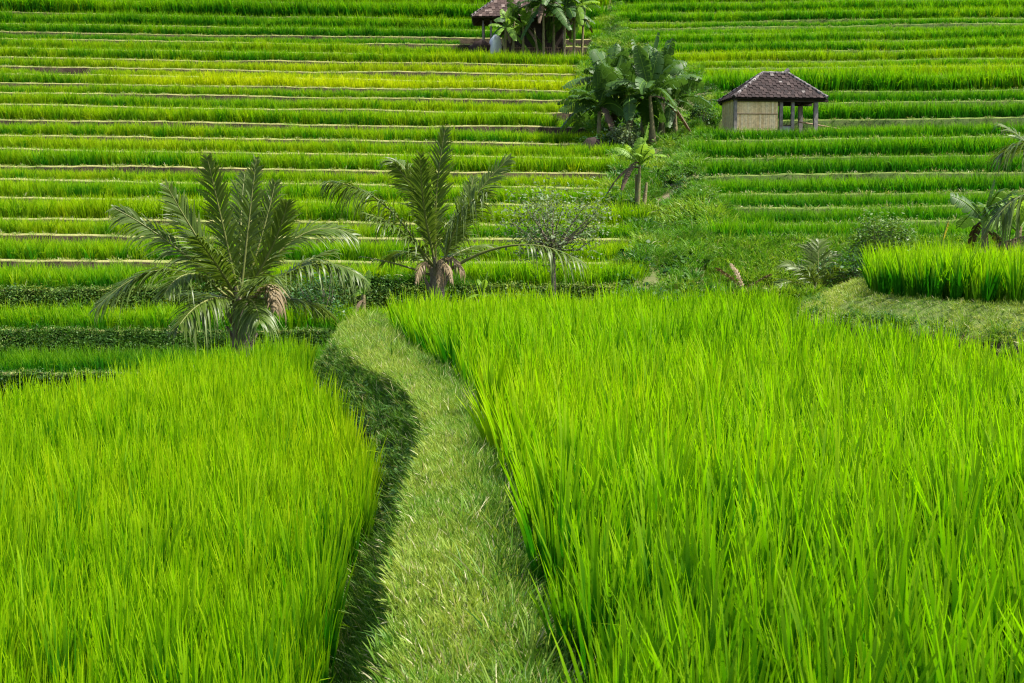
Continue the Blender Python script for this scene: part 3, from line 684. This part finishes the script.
def palm(px, D, crown_py, fronds, label, trunk=(.14, .11), scale=1.0, trunk_h=None, extra=None):
    X = (px - 512) / F * D
    gz = float(near_z(np.array([X]), np.array([D]))[0]) if D < 27.2 else float(hill_z(np.array([X]), np.array([D]))[0])
    t = empty('coconut_palm', (X, D, gz)); tag(t, label, 'palm tree', 'coconut palms beyond the near paddies')
    O = np.array([X, D, gz])
    cz = P(px, crown_py, D)[2] - gz
    palm_trunk(t, max(cz, .5), trunk[0], trunk[1], int(px))
    m = D / F
    for i, f in enumerate(fronds):
        s_, m_, e_, dy = f[:4]; kw = dict(f[4]) if len(f) > 4 else {}
        q = lambda a, y: P(a[0], a[1], D) - O + np.array([0, y, 0])
        nm = 'dead_frond' if kw.pop('dead', 0) else 'frond'
        if nm == 'dead_frond': kw.setdefault('mats', [M['palm_dead'], M['palm_dead']]); kw.setdefault('label', 'dry brown hanging frond'); kw.setdefault('droop', 1.0)
        frond(t, nm, q(s_, 0), q(m_, dy * .45), q(e_, dy), 1000 + int(px) * 3 + i, **kw)
    return t
A_ = (240, 303)
palm(240, 23.0, 300, [
    (A_, (226, 225), (214, 160), -.5, dict(roll=1.2, ll=.60)), (A_, (246, 232), (253, 158), .3, dict(roll=.9, ll=.5)),
    (A_, (205, 250), (171, 186), -.3, dict(roll=1.0, ll=.62)), (A_, (168, 232), (122, 208), -.5, dict(roll=.8, ll=.55, droop=.8)),
    ((236, 306), (176, 232), (114, 304), -1.0, dict(ll=.74, roll=.15, npair=84)), ((238, 300), (196, 250), (184, 290), -1.3, dict(ll=.6)),
    (A_, (262, 235), (270, 182), .5, dict(roll=1.0)), (A_, (281, 244), (292, 203), -.5, dict(roll=.9)),
    ((246, 300), (296, 205), (352, 236), .4, dict(ll=.62, roll=.4)), ((246, 304), (320, 238), (368, 278), -.6, dict(ll=.6, roll=.2, droop=.8)),
    (A_, (298, 262), (322, 252), 1.0, {}), (A_, (226, 262), (215, 236), -1.4, dict(roll=.4)),
    (A_, (268, 276), (288, 272), -1.5, {}),
    (A_, (198, 292), (164, 300), 1.2, {}), (A_, (234, 215), (233, 172), 1.0, dict(roll=1.4)), (A_, (292, 290), (322, 318), 1.0, {}),
    (A_, (214, 285), (200, 318), -1.4, dict(droop=.8)), (A_, (262, 288), (276, 316), -1.5, dict(droop=.8)),
    ((252, 300), (284, 262), (285, 305), -.9, dict(dead=1, ll=.36, npair=28))],
    'wide short coconut palm with arching fronds just behind the lower left paddy', trunk=(.17, .13))
B_ = (437, 270)
palm(437, 27.0, 268, [
    (B_, (431, 205), (445, 130), 0, dict(roll=1.35, ll=.62, npair=66)), ((428, 266), (392, 186), (330, 182), -.4, dict(ll=.95, roll=.2, npair=80, droop=.75)),
    ((430, 268), (415, 150), (384, 160), .7, dict(ll=.6)), ((434, 262), (428, 195), (396, 166), -.5, dict(roll=.6, ll=.6)), 
    ((443, 266), (458, 205), (510, 157), .2, dict(roll=.7, ll=.6)), ((444, 268), (452, 215), (488, 192), -.6, dict(ll=.85, roll=.3, droop=.9)),
    ((446, 272), (520, 222), (582, 262), -.9, dict(ll=.62, start=.52, npair=24, droop=.9, rr=.03)), ((430, 275), (398, 262), (362, 256), -.3, dict(ll=.25, start=.7, npair=8)),
    (B_, (462, 230), (472, 176), 1.0, dict(roll=1.0)), (B_, (408, 240), (383, 262), 1.1, {}), (B_, (458, 245), (492, 246), 1.1, {}),
    (B_, (421, 205), (424, 158), -.9, dict(roll=1.2)), (B_, (408, 226), (372, 214), -1.0, dict(roll=.2, ll=.7)),
    ((438, 262), (456, 250), (464, 272), -.3, dict(dead=1, ll=.22, npair=20)),
    ((432, 270), (448, 250), (454, 280), -.9, dict(dead=1, ll=.17, npair=18, fold=.3, droop=1.2)), ((430, 270), (424, 250), (419, 280), -.9, dict(dead=1, ll=.17, npair=18, fold=.3, droop=1.2)), ((436, 268), (446, 246), (440, 284), -.7, dict(dead=1, ll=.17, npair=18, fold=.3, droop=1.2))],
    'upright coconut palm with a vertical dark frond and shaggy brown skirt of dead fronds', trunk=(.17, .14))
palm(1085, 24.0, 226, [
    ((1080, 222), (1046, 112), (994, 156), -.3, dict(ll=.95, roll=.2, droop=.7)), ((1080, 226), (1030, 165), (984, 218), -.6, dict(ll=1.0, roll=.1, droop=.8)),
    ((1080, 232), (1020, 228), (946, 262), -.4, dict(dead=1, ll=.45, start=.3, npair=30)), ((1082, 222), (1120, 130), (1160, 170), 0, {}), ((1082, 222), (1080, 140), (1085, 90), .5, dict(roll=1.0)),
    ((1082, 222), (1120, 190), (1150, 240), -.5, {}), ((1080, 226), (1050, 200), (1010, 250), -1.0, dict(ll=.6)), ((1080, 224), (1050, 140), (1020, 120), 1.0, {})],
    'coconut palm at the right edge whose arching fronds reach over the raised plot', trunk=(.16, .13))

def banana_leaf(parent, base, dirv, L, W, arch, seed, mats, roll=0.0, tear=.35, label=None):
    """a big leaf: midrib and two torn halves"""
    r = rs(seed); mb = MB(); n = 22
    d = nrm(dirv); h = nrm(np.array([d[0], d[1], 0]) + 1e-6); t = np.linspace(0, 1, n + 1)
    Pm = base + d * (L * t)[:, None] + h * (L * .12 * arch * t ** 2)[:, None] - UP * (L * arch * t ** 2.1)[:, None]
    T = nrm(np.gradient(Pm, axis=0)); sd = nrm(np.cross(T, UP) + 1e-6); nmv = np.cross(sd, T)
    sd = sd * math.cos(roll) + nmv * math.sin(roll); nmv = np.cross(sd, T)
    mb.tube(Pm, .022 * (1.15 - t) + .004, 5, 1)
    w = W * np.clip(np.sin(np.pi * np.clip((t - .14) / .9, 0, 1)), 0, 1) ** .5 * (t > .12)
    for sg in (-1, 1):
        off = 0.0; drop = r.uniform(.15, .5)
        for i in range(2, n):
            if r.uniform() < tear: off = r.uniform(-.35, .45); gap = .16
            else: gap = 0.0
            w0, w1 = w[i], w[i + 1] if i + 1 <= n else w[i]
            q = np.array([0, .5, 1.0]); dr = (drop + off) * .6
            e0 = Pm[i] + (T[i] * gap * L / n); e1 = Pm[i + 1]
            V0 = [e0 + sg * sd[i] * w0 * a * (1 - .15 * dr * a) + T[i] * w0 * .25 * a + nmv[i] * w0 * (.28 * a - .5 * a * a) - UP * w0 * dr * a * a for a in q]
            V1 = [e1 + sg * sd[i + 1] * w1 * a * (1 - .15 * dr * a) + T[i + 1] * w1 * .25 * a + nmv[i + 1] * w1 * (.28 * a - .5 * a * a) - UP * w1 * dr * a * a for a in q]
            mb.add(np.array(V0 + V1), [[0, 1, 4, 3], [1, 2, 5, 4]], 0, np.full(6, .5))
    o = mb.build('leaf', mats, parent)
    if label: o['label'] = label
    return o
NB = [0]
def banana(px, D, H, nleaf, L, label, green='banana', seed=0, dead=1, r0=.11, py=None, leaves=None, spread=(.35, 1.1), tear=.7, group='banana plants', stems=1):
    X = (px - 512) / F * D; gz = float((hill_z if D > 27.5 else near_z)(np.array([X]), np.array([D]))[0])
    t = empty('banana_plant', (X, D, gz)); tag(t, label, 'banana plant', group)
    r = rs(seed + 7000 + NB[0]); NB[0] += 1
    for q in range(stems):
        lean = r.normal(0, .08 if q == 0 else .25, 2); hh = H * (1 if q == 0 else r.uniform(.5, .85)); ox = r.normal(0, .16, 2) if q else (0, 0)
        mb = MB(); z = np.linspace(-.2, hh, 9); k = np.clip(z / hh, 0, 1)
        mb.tube(np.stack([ox[0] + lean[0] * k * hh * .5, ox[1] + lean[1] * k * hh * .5, z], 1), r0 * (1.05 - .55 * k), 9)
        mb.build('stem', [M['bstem']], t)
        if q == 0: top = np.array([lean[0] * hh * .5, lean[1] * hh * .5, hh])
    for i in range(nleaf):
        az = i * 2.39 + r.uniform(-.4, .4); el = r.uniform(*spread) if i else 1.4
        d = np.array([math.cos(az) * math.cos(el), math.sin(az) * math.cos(el), math.sin(el)])
        mt = [M[green], M['banana_lt']]
        banana_leaf(t, top - UP * .12 * (i > 2), d, L * r.uniform(.75, 1.15), L * r.uniform(.13, .19), .2 + .8 * (1.3 - el) * r.uniform(.4, 1.0), int(r.integers(1e6)), mt, roll=r.normal(0, .5), tear=tear)
    for i in range(dead):
        az = r.uniform(0, 6.28); d = np.array([math.cos(az) * .8, math.sin(az) * .8, .35])
        o = banana_leaf(t, top - UP * r.uniform(.05, .35), d, L * .8, L * .09, 1.25, int(r.integers(1e6)), [M['banana_dead'], M['banana_dead']], tear=.6, label='dry brown hanging leaf')
        o.name = 'dead_leaf'
    return t
G1 = 'banana plants in the dark clump beside the gully'
for a in [(598, 60.5, 2.0, 8, 1.45, 'broad low banana plant at the left end of the dark clump', 1, 2),
          (613, 62.5, 2.4, 8, 1.7, 'dark banana plant second from left in the clump beside the gully', 2, 2),
          (627, 60.5, 2.3, 8, 1.6, 'banana plant with drooping leaves in the middle of the dark clump', 3, 3),
          (640, 63.5, 3.0, 8, 1.7, 'tall banana plant standing at the back of the dark clump', 4, 1),
          (653, 59.5, 2.5, 7, 1.7, 'banana plant with bare brown stems at the front right of the dark clump', 5, 3),
          (662, 61.5, 2.7, 8, 1.8, 'banana plant at the right end of the dark clump with bright edged leaves', 6, 1),
          (606, 64.5, 2.6, 8, 1.6, 'dark banana plant rising behind the left part of the clump', 8, 1), (674, 63.0, 1.9, 8, 1.3, 'shorter banana plant leaning out at the far right of the dark clump', 9, 1)]:
    banana(a[0], a[1], a[2] * .88, 18, a[4] * 1.3, a[5], seed=a[6], dead=min(a[7] - 1, 1), r0=.12, spread=(.15, 1.42), group=G1, stems=2 if a[6] in (5, 6, 3) else 1)
banana(637, 45.5, 1.5, 12, 1.25, 'single pale green banana plant with shaggy stems below the dark clump', green='banana_lt', seed=11, dead=2, spread=(.75, 1.45), r0=.08, group=None, stems=3)
banana(362, 33.2, .75, 3, .8, 'small banana plant with one yellow leaf between the two coconut palms', green='banana_lt', seed=12, dead=1, r0=.09, group=None)
banana(482, 33.2, .75, 5, .55, 'small banana plant with ragged stem right of the upright palm', green='banana_lt', seed=13, dead=2, r0=.07, group=None)
banana(985, 29.0, 3.1, 8, 1.15, 'banana plant with blue green leaves behind the raised rice plot', seed=14, dead=2, r0=.12, group=None, stems=2)
banana(1014, 28.6, 2.9, 9, 1.3, 'broad leafed banana plant partly behind the fronds at the right edge', green='banana_lt', seed=16, dead=1, r0=.12, group=None)
b = banana(938, 29.0, 2.55, 1, .55, 'young yellow leafed banana sucker behind the raised rice plot', green='banana_yel', seed=15, dead=0, r0=.05, group=None)
G2 = 'banana plants around the upper hut'
for i, (px, D, H, nl, L, lb, g) in enumerate([
        (505, 88.4, 1.9, 5, 1.5, 'slender yellow green banana plant nearest the open left side of the upper hut', 'banana_lt'),
        (513, 88.9, 2.2, 6, 1.7, 'banana plant with pale stems in front of the upper hut roof', 'banana'),
        (523, 88.6, 2.0, 5, 1.5, 'light green banana plant before the dark doorway of the upper hut', 'banana_lt'),
        (543, 88.3, 3.0, 7, 2.0, 'big dark banana plant right of the upper hut doorway', 'banana'),
        (553, 89.0, 3.4, 8, 2.1, 'tallest dark banana plant against the right part of the upper hut', 'banana'),
        (563, 88.2, 2.6, 6, 1.8, 'dark leaning banana plant below the right eave of the upper hut', 'banana'),
        (573, 88.7, 2.9, 6, 1.8, 'banana plant with light leaves just right of the upper hut', 'banana_lt'),
        (580, 89.5, 3.0, 7, 1.9, 'outermost banana plant right of the upper hut beside the hill path', 'banana')]):
    banana(px, D, H * 1.35, nl + 6, L * .95, lb, green=g, seed=30 + i, dead=2, r0=.10, spread=(-.2, 1.4), group=G2, stems=2 if i in (0, 1, 3) else 1)

def shrub(name, px, D, size, zc, n, leaf, mat, label, cat, seed, limbs=7, trunk_r=.03, clumps=26, base_px=None, trunk_name='stem', group=None, flat=1.0):
    """twiggy plant: limbs from the base to leaf clusters"""
    X = (px - 512) / F * D; gz = float((hill_z if D > 27.5 else near_z)(np.array([X]), np.array([D]))[0])
    t = empty(name, (X, D, gz)); tag(t, label, cat, group); r = rs(seed)
    c = r.normal(0, 1, (clumps, 3)); c = c / np.linalg.norm(c, axis=1)[:, None] * r.uniform(.25, 1, (clumps, 1)) ** .5 * np.array(size)
    c[:, 2] += zc; c[:, 2] = np.maximum(c[:, 2], .08)
    mb = MB(); fork = np.array([0, 0, max(zc - size[2] * .8, .05)])
    if fork[2] > .3: mb.tube([[0, 0, -.2], [.03, 0, fork[2] * .5], fork], [trunk_r * 1.3, trunk_r, trunk_r * .9], 8)
    for q in c: mb.tube([fork, fork * .45 + q * .55 + r.normal(0, .05, 3) + [0, 0, -.06], q], [trunk_r * .55, trunk_r * .3, .004], 5)
    mb.build(trunk_name, [M['bark']], t)
    k = r.integers(0, clumps, n); sg = .17 * np.mean(size) + leaf * .6
    p = c[k] + r.normal(0, 1, (n, 3)) * sg
    az = r.uniform(0, 6.28, n); tl = r.uniform(-.9, .5, n); L = leaf * r.uniform(.6, 1.3, n)
    d = np.stack([np.cos(az) * np.cos(tl), np.sin(az) * np.cos(tl), np.sin(tl)], 1); q = np.array([0, .35, .7, 1.0])
    s_ = nrm(np.cross(d, UP) + r.normal(0, .5, (n, 3)))
    mb = MB(); mb.ribbon(p[:, None] + d[:, None] * (L[:, None] * q)[..., None], s_[:, None] * (L[:, None] * .25 * np.array([.1, 1, .8, .05])[None])[..., None])
    mb.build('foliage', [mat], t)
    return t
shrub('small_tree', 553, 30.5, (1.12, .85, .76), 2.98, 3600, .085, M['leaf'], 'thin grey green tree with open crown and leaning trunk right of the upright palm', 'tree', 41, trunk_r=.05, clumps=38, trunk_name='trunk')
shrub('bush', 882, 35.2, (.75, .5, .72), 1.25, 3400, .085, M['leaf_lt'], 'dark glossy bush with light tips behind the left end of the raised plot', 'bush', 42, clumps=34)
shrub('bush', 858, 34.9, (.8, .5, .42), .5, 1600, .08, M['leaf_dk'], 'low dark bush at the foot of the big grass bank beside the raised plot', 'bush', 43, clumps=24)
shrub('bush', 700, 64.0, (.48, .42, .6), .55, 1500, .10, M['leaf_dk'], 'small rounded dark bush on the mound left of the hipped hut', 'bush', 44, clumps=26)
shrub('bush', 596, 59.0, (.8, .5, .55), .5, 1700, .14, M['leaf_dk'], 'leafy low bush beneath the left side of the dark banana clump', 'bush', 45, clumps=24)
shrub('bush', 622, 58.6, (.6, .5, .45), .4, 1200, .13, M['leaf'], 'grey green low bush beneath the middle of the dark banana clump', 'bush', 46, clumps=20)
shrub('bush', 322, 31.8, (.7, .5, .6), .75, 1500, .08, M['leaf_dk'], 'dark bush partly hidden behind the right fronds of the wide palm', 'bush', 47, clumps=22)
shrub('bush', 700, 45.0, (.55, .4, .35), .3, 800, .09, M['leaf_lt'], 'small leafy bush at the end of a terrace right of the gully', 'bush', 48, clumps=16)

# coconut seedling and dry clump at the foot of the grass bank
def seedling(px, D, fr, label, mats=None, cat='palm seedling', name='palm_seedling', lf=.4, **kw):
    X = (px - 512) / F * D; gz = float(hill_z(np.array([X]), np.array([D]))[0])
    t = empty(name, (X, D, gz)); tag(t, label, cat)
    for i, (az, el, L, dr) in enumerate(fr):
        h = np.array([math.cos(az), math.sin(az) * .8, 0]); d = h * math.cos(el) + UP * math.sin(el)
        frond(t, 'frond', (0, 0, 0), d * L * .6, d * L * .9 + h * L * .15 - UP * L * dr, 5000 + int(px) + i, ll=L * lf, npair=30, roll=.4, mats=mats, rr=.014, **kw)
    return t
seedling(818, 34.9, [(.2, .8, 1.3, .3), (1.0, 1.1, 1.5, .15), (1.9, 1.35, 1.5, .1), (2.7, 1.0, 1.4, .25), (3.3, .6, 1.2, .35), (4.2, .9, 1.2, .2), (5.2, .9, 1.2, .2), (6.0, .6, 1.2, .3), (1.4, 1.4, 1.6, .1)],
         'silvery green palm seedling against the big grass bank')
seedling(745, 34.8, [(2.9, .9, 1.0, .1), (2.4, 1.2, .9, .05), (.3, .8, .9, .15), (5.0, .6, .7, .1)], 'dry yellow brown fallen frond at the foot of the big grass bank', mats=[M['palm_dead'], M['palm_dead']], cat='dry frond', name='dry_frond_heap', lf=.2)


# ------------------------------------------------------------------ huts
def face_rand(o, name='frnd', seed=0, island=None):
    me = o.data; at = me.attributes.new(name, 'FLOAT', 'FACE'); n = len(me.polygons)
    v = rs(seed).uniform(0, 1, (n + island - 1) // island).repeat(island)[:n] if island else rs(seed).uniform(0, 1, n)
    at.data.foreach_set('value', v.astype(np.float32))
def attr_mat(name, stops, rough=.85, bump=.3, nscale=9, streak=None):
    m, t = new_mat(name)
    a = N(t, 'ShaderNodeAttribute', attribute_type='GEOMETRY', attribute_name='frnd')
    c = ramp(t, a.outputs['Fac'], stops)
    nz = noise_tex(t, nscale, 5); c = mix(t, .55, c, mix(t, 1.0, c, ramp(t, nz, [(.3, (.45, .45, .45)), (.7, (1.25, 1.25, 1.25))]), 'MULTIPLY'))
    b = N(t, 'ShaderNodeBsdfPrincipled'); t.links.new(c, b.inputs['Base Color']); b.inputs['Roughness'].default_value = rough; b.inputs['Specular IOR Level'].default_value = .25
    o = N(t, 'ShaderNodeOutputMaterial'); t.links.new(b.outputs[0], o.inputs[0]); return m
M['tile'] = attr_mat('roof_tile', [(.0, (.020, .013, .013)), (.5, (.030, .019, .018)), (.9, (.046, .030, .028)), (.97, (.07, .05, .045)), (.995, (.2, .18, .17))])
M['tile2'] = attr_mat('weathered_roof_tile', [(.0, (.035, .021, .018)), (.5, (.06, .037, .031)), (.85, (.09, .06, .05)), (.96, (.2, .15, .13))])
M['cap'] = solid_mat('ridge_mortar', [(.4, (.05, .04, .04)), (.62, (.26, .24, .24))], 3, .9)
M['bamboo'] = attr_mat('woven_bamboo', [(.0, (.78, .54, .27)), (.5, (.90, .67, .37)), (1.0, (.93, .74, .46))], .7)
M['batten'] = solid_mat('bamboo_batten', [(.3, (.24, .15, .09)), (.7, (.40, .27, .17))], 5, .7)
M['wood'] = solid_mat('grey_wood', [(.3, (.13, .11, .10)), (.7, (.30, .27, .25))], 6, .85)
M['dkwood'] = solid_mat('dark_wood', [(.3, (.03, .022, .018)), (.7, (.07, .05, .04))], 6, .85)
M['cement'] = solid_mat('cement_panel', [(.3, (.20, .20, .21)), (.7, (.36, .36, .37))], 3, .9)
M['sack'] = solid_mat('plastic_sack', [(.3, (.55, .57, .62)), (.7, (.75, .76, .80))], 4, .6, .4, 8)
M['stone'] = solid_mat('dark_stone', [(.3, (.018, .013, .011)), (.6, (.04, .028, .022)), (.75, (.06, .065, .03))], 3, .95, .8, 8)
def hip_roof(t, x0, x1, y0, y1, rx0, rx1, z0, z1, mat, seed, tw=.15, th=.17):
    """four tiled slopes; each tile a small block, all in one mesh"""
    ym = (y0 + y1) / 2; mb = MB(); r = rs(seed)
    planes = [((x0, y0, z0), (x1, y0, z0), (rx0, ym, z1), (rx1, ym, z1)), ((x1, y1, z0), (x0, y1, z0), (rx1, ym, z1), (rx0, ym, z1)),
              ((x0, y1, z0), (x0, y0, z0), (rx0, ym, z1), (rx0, ym, z1)), ((x1, y0, z0), (x1, y1, z0), (rx1, ym, z1), (rx1, ym, z1))]
    for a, b, c, d in planes:
        a, b, c, d = map(lambda q: np.array(q, float), (a, b, c, d))
        ex = nrm(b - a); mid = (c + d) / 2; up = mid - a; up = up - ex * (up @ ex); Hh = np.linalg.norm(up); eu = up / Hh; nn = np.cross(ex, eu)
        rows_ = int(Hh / th); 
        for i in range(rows_ + 1):
            v = i * th; f = min(v / Hh, 1); l = a + (c - a) * f; rr_ = b + (d - b) * f
            w0, w1 = (l - a) @ ex, (rr_ - a) @ ex; k = int((w1 - w0) / tw)
            if k < 1: continue
            for j in range(k):
                xx = w0 + (w1 - w0) * j / k; ww = (w1 - w0) / k
                hh = min(th * 1.25, Hh - v + .02)
                if hh < .05: continue
                lift = r.uniform(0, .012)
                Rm = np.stack([ex, eu, nn], 1)
                mb.box((0.004, 0, 0), (ww - .004, hh, .028), 0, Rm, a + ex * xx + eu * v + nn * (.012 + .022 * (j % 2) + lift))
        Vv = np.array([a, b, d, c]) - nn * .012; Vl = Vv - nn * .05
        mb.add(np.vstack([Vv, Vl]), [[0, 1, 2, 3], [7, 6, 5, 4], [0, 4, 5, 1], [1, 5, 6, 2], [2, 6, 7, 3], [3, 7, 4, 0]])
    o = mb.build('roof', [mat], t, smooth=False); face_rand(o, 'frnd', seed, 6)
    mb = MB(); zt = .05
    def cap(p, q):
        p, q = np.array(p, float), np.array(q, float); n = max(int(np.linalg.norm(q - p) / .28), 2)
        for i in range(n):
            u0, u1 = p + (q - p) * i / n, p + (q - p) * (i + 1.12) / n
            mb.tube([u0, (u0 + u1) / 2, u1], [.085, .075, .065], 8, 0)
    ymz = lambda x, z: (x, ym, z + zt)
    cap(ymz(rx0, z1), ymz(rx1, z1)); cap((x0, y0, z0 + zt), ymz(rx0, z1)); cap((x1, y0, z0 + zt), ymz(rx1, z1)); cap((x0, y1, z0 + zt), ymz(rx0, z1)); cap((x1, y1, z0 + zt), ymz(rx1, z1))
    mb.tube([(rx1 - .12, ym, z1 + .02), (rx1 + .02, ym, z1 + .22)], [.12, .09], 8, 0)
    mb.build('ridge_cap', [M['cap']], o)
    return o
def post(t, x, y, z0, z1, w=.12, mat='wood', name='post'):
    mb = MB(); mb.box((x - w / 2, y - w / 2, z0), (x + w / 2, y + w / 2, z1)); return mb.build(name, [M[mat]], t, smooth=False)
def bar(t, lo, hi, mat='dkwood', name='beam'):
    mb = MB(); mb.box(lo, hi); return mb.build(name, [M[mat]], t, smooth=False)

Dh = 60.5; m = Dh / F
hx = (732.5 - 512) * m; gz = float(lipZ('R', 9, np.array([11.0]))[0]) - .02
hut = empty('field_hut', (hx, Dh - .1, gz), math.radians(6)); tag(hut, 'small hut with hipped dark tile roof and woven bamboo wall, half open at the right', 'hut')
Hw = P(760, 98.5, Dh)[2] - gz                                           # eave height
hip_roof(hut, -.12, 3.90, -.24, 2.44, 1.46, 2.58, Hw, Hw + 1.12, M['tile'], 71)
def bamboo(t, x0, x1, y, z0, z1, seed, axis=0):
    mb = MB(); n = int((x1 - x0) / .085); dx = (x1 - x0) / n; r = rs(seed)
    nrow = 3; zz = np.linspace(z0, z1, nrow + 1)
    for i in range(n):
        for q in range(nrow):
            a, b_ = x0 + i * dx + .003, x0 + (i + 1) * dx - .003; o_ = r.uniform(0, .012)
            if axis == 0: mb.box((a, y - o_, zz[q]), (b_, y + .03, zz[q + 1] - .004))
            else: mb.box((y - o_, a, zz[q]), (y + .03, b_, zz[q + 1] - .004))
    o = mb.build('bamboo_wall', [M['bamboo']], t, smooth=False); face_rand(o, 'frnd', seed, 6); return o
wl = bamboo(hut, 0, 1.83, 0.0, .0, Hw - .02, 72)
mb = MB()
for z in (.52, 1.2): mb.box((-.01, -.035, z), (1.84, -.014, z + .035))
mb.build('batten', [M['batten']], wl, smooth=False)
bamboo(hut, .05, 2.2, 0.0, .0, Hw - .02, 73, axis=1)
bamboo(hut, 0.04, 1.83, 2.2, .0, Hw - .02, 74)
bamboo(hut, .05, 2.2, 1.83, .0, Hw - .02, 75, axis=1)
for x, y in ((0.0, -.02), (2.0, .06), (2.50, .06), (3.50, .06), (2.62, 2.18), (3.50, 2.18)): post(hut, x, y, -.1, Hw, .13 if x != 3.5 else .17)
bar(hut, (2.07, .03, .05), (2.43, .09, .72), 'cement', 'half_wall')
bar(hut, (2.07, .02, .72), (2.43, .10, .78), 'dkwood', 'rail')
bar(hut, (-.1, -.08, Hw - .13), (4.0, .02, Hw - .02)); bar(hut, (-.1, 2.14, Hw - .13), (4.0, 2.24, Hw - .02)); bar(hut, (3.42, .03, Hw - .14), (3.52, 2.13, Hw - .03))
bar(hut, (1.9, .08, .30), (3.55, 2.2, .40), 'dkwood', 'platform')
bar(hut, (2.69, 2.15, .70), (3.43, 2.22, .78), 'batten', 'back_rail')
bp = MB(); bp.tube([(0, 0, 0), (1.0, .1, -.15), (2.0, .15, -.32)], [.03, .028, .022], 7)
o = bp.build('bamboo_pole', [M['batten']], None, loc=(hx + 2.9, Dh + 1.0, gz + .95)); tag(o, 'pale bamboo pole sticking out of the open side of the hipped hut', 'pole')

Du = 91.0; mu = Du / F; ux = (478 - 512) * mu
gu = float(side_z('L', np.array([ux + 3]), np.array([90.5]))[0])
h2 = empty('field_hut', (ux, Du, gu)); tag(h2, 'brown tiled hut half hidden behind banana plants at the top edge', 'hut')
ze = P(500, 18, Du)[2] - gu
hip_roof(h2, -.35, 5.9, -.6, 3.4, 1.5, 4.3, ze, ze + 1.6, M['tile2'], 81, .22, .26)
for x in (.35, .85, 5.5): post(h2, x, 0, -.1, ze, .12)
for x in (.35, 5.5): post(h2, x, 2.9, -.1, ze, .12)
bar(h2, (1.7, .3, 0), (5.4, .36, ze - .05), 'dkwood', 'front_wall'); bar(h2, (1.7, 2.8, 0), (5.4, 2.86, ze - .05), 'dkwood', 'back_wall')
bar(h2, (1.64, .38, 0), (1.70, 2.78, ze - .05), 'dkwood', 'side_wall'); bar(h2, (.3, -.06, ze - .16), (5.6, .05, ze - .03))
mb = MB(); r = rs(91)
for i in range(26): mb.tube([(i * .115, -.05, 0), (i * .115 + r.normal(0, .02), -.05, r.uniform(.45, .62))], [.02, .018], 5)
mb.box((-.05, -.03, .25), (3.0, 0.0, .29)); mb.box((-.05, -.03, .45), (3.0, 0.0, .49))
o = mb.build('stick_fence', [M['batten']], None, smooth=False, loc=(ux + 2.2, Du - 1.2, gu)); tag(o, 'low fence of brown sticks before the dark front of the upper hut', 'fence')
def lump(name, loc, size, mat, label, cat, seed, ny=.25):
    mb = MB(); a, b_ = 14, 9; th = np.linspace(0, 2 * np.pi, a, endpoint=False); ph = np.linspace(-.5, np.pi / 2 - .05, b_)
    V = []; 
    for p_ in ph:
        for q_ in th: V.append([math.cos(q_) * math.cos(p_), math.sin(q_) * math.cos(p_), math.sin(p_)])
    V = np.array(V); V *= (1 + ny * noise(V[:, 0] * 2 + seed, V[:, 1] * 2 + V[:, 2] * 2, seed % 12))[:, None]; V = V * np.array(size)
    i = np.arange(b_ - 1)[:, None] * a + np.arange(a)[None]; j = np.arange(b_ - 1)[:, None] * a + (np.arange(a)[None] + 1) % a
    mb.add(V, np.stack([i, j, j + a, i + a], -1).reshape(-1, 4)); top = np.vstack([V[-a:], V[-a:].mean(0)[None] + [[0, 0, .01]]])
    mb.add(top, [[q_, (q_ + 1) % a, a] for q_ in range(a)])
    o = mb.build(name, [mat], None, loc=loc); tag(o, label, cat); return o
sx, sy = (495 - 512) * 89.6 / F, 89.6
lump('sack', (sx, sy, gu + .45), (.42, .4, .75), M['sack'], 'white plastic sack standing under the eave of the upper hut', 'sack', 3)
lump('brick_pile', (sx - .9, 89.6, gu + .2), (.8, .5, .55), M['tile2'], 'heap of broken reddish bricks left of the white sack', 'brick pile', 5, .5)
rx, ry = (591 - 512) * 60.0 / F, 58.6
lump('boulder', (rx, ry, float(hill_z(np.array([rx]), np.array([ry]))[0])), (.75, .6, .85), M['stone'], 'dark brown boulder at the end of the terrace left of the banana clump', 'boulder', 7)
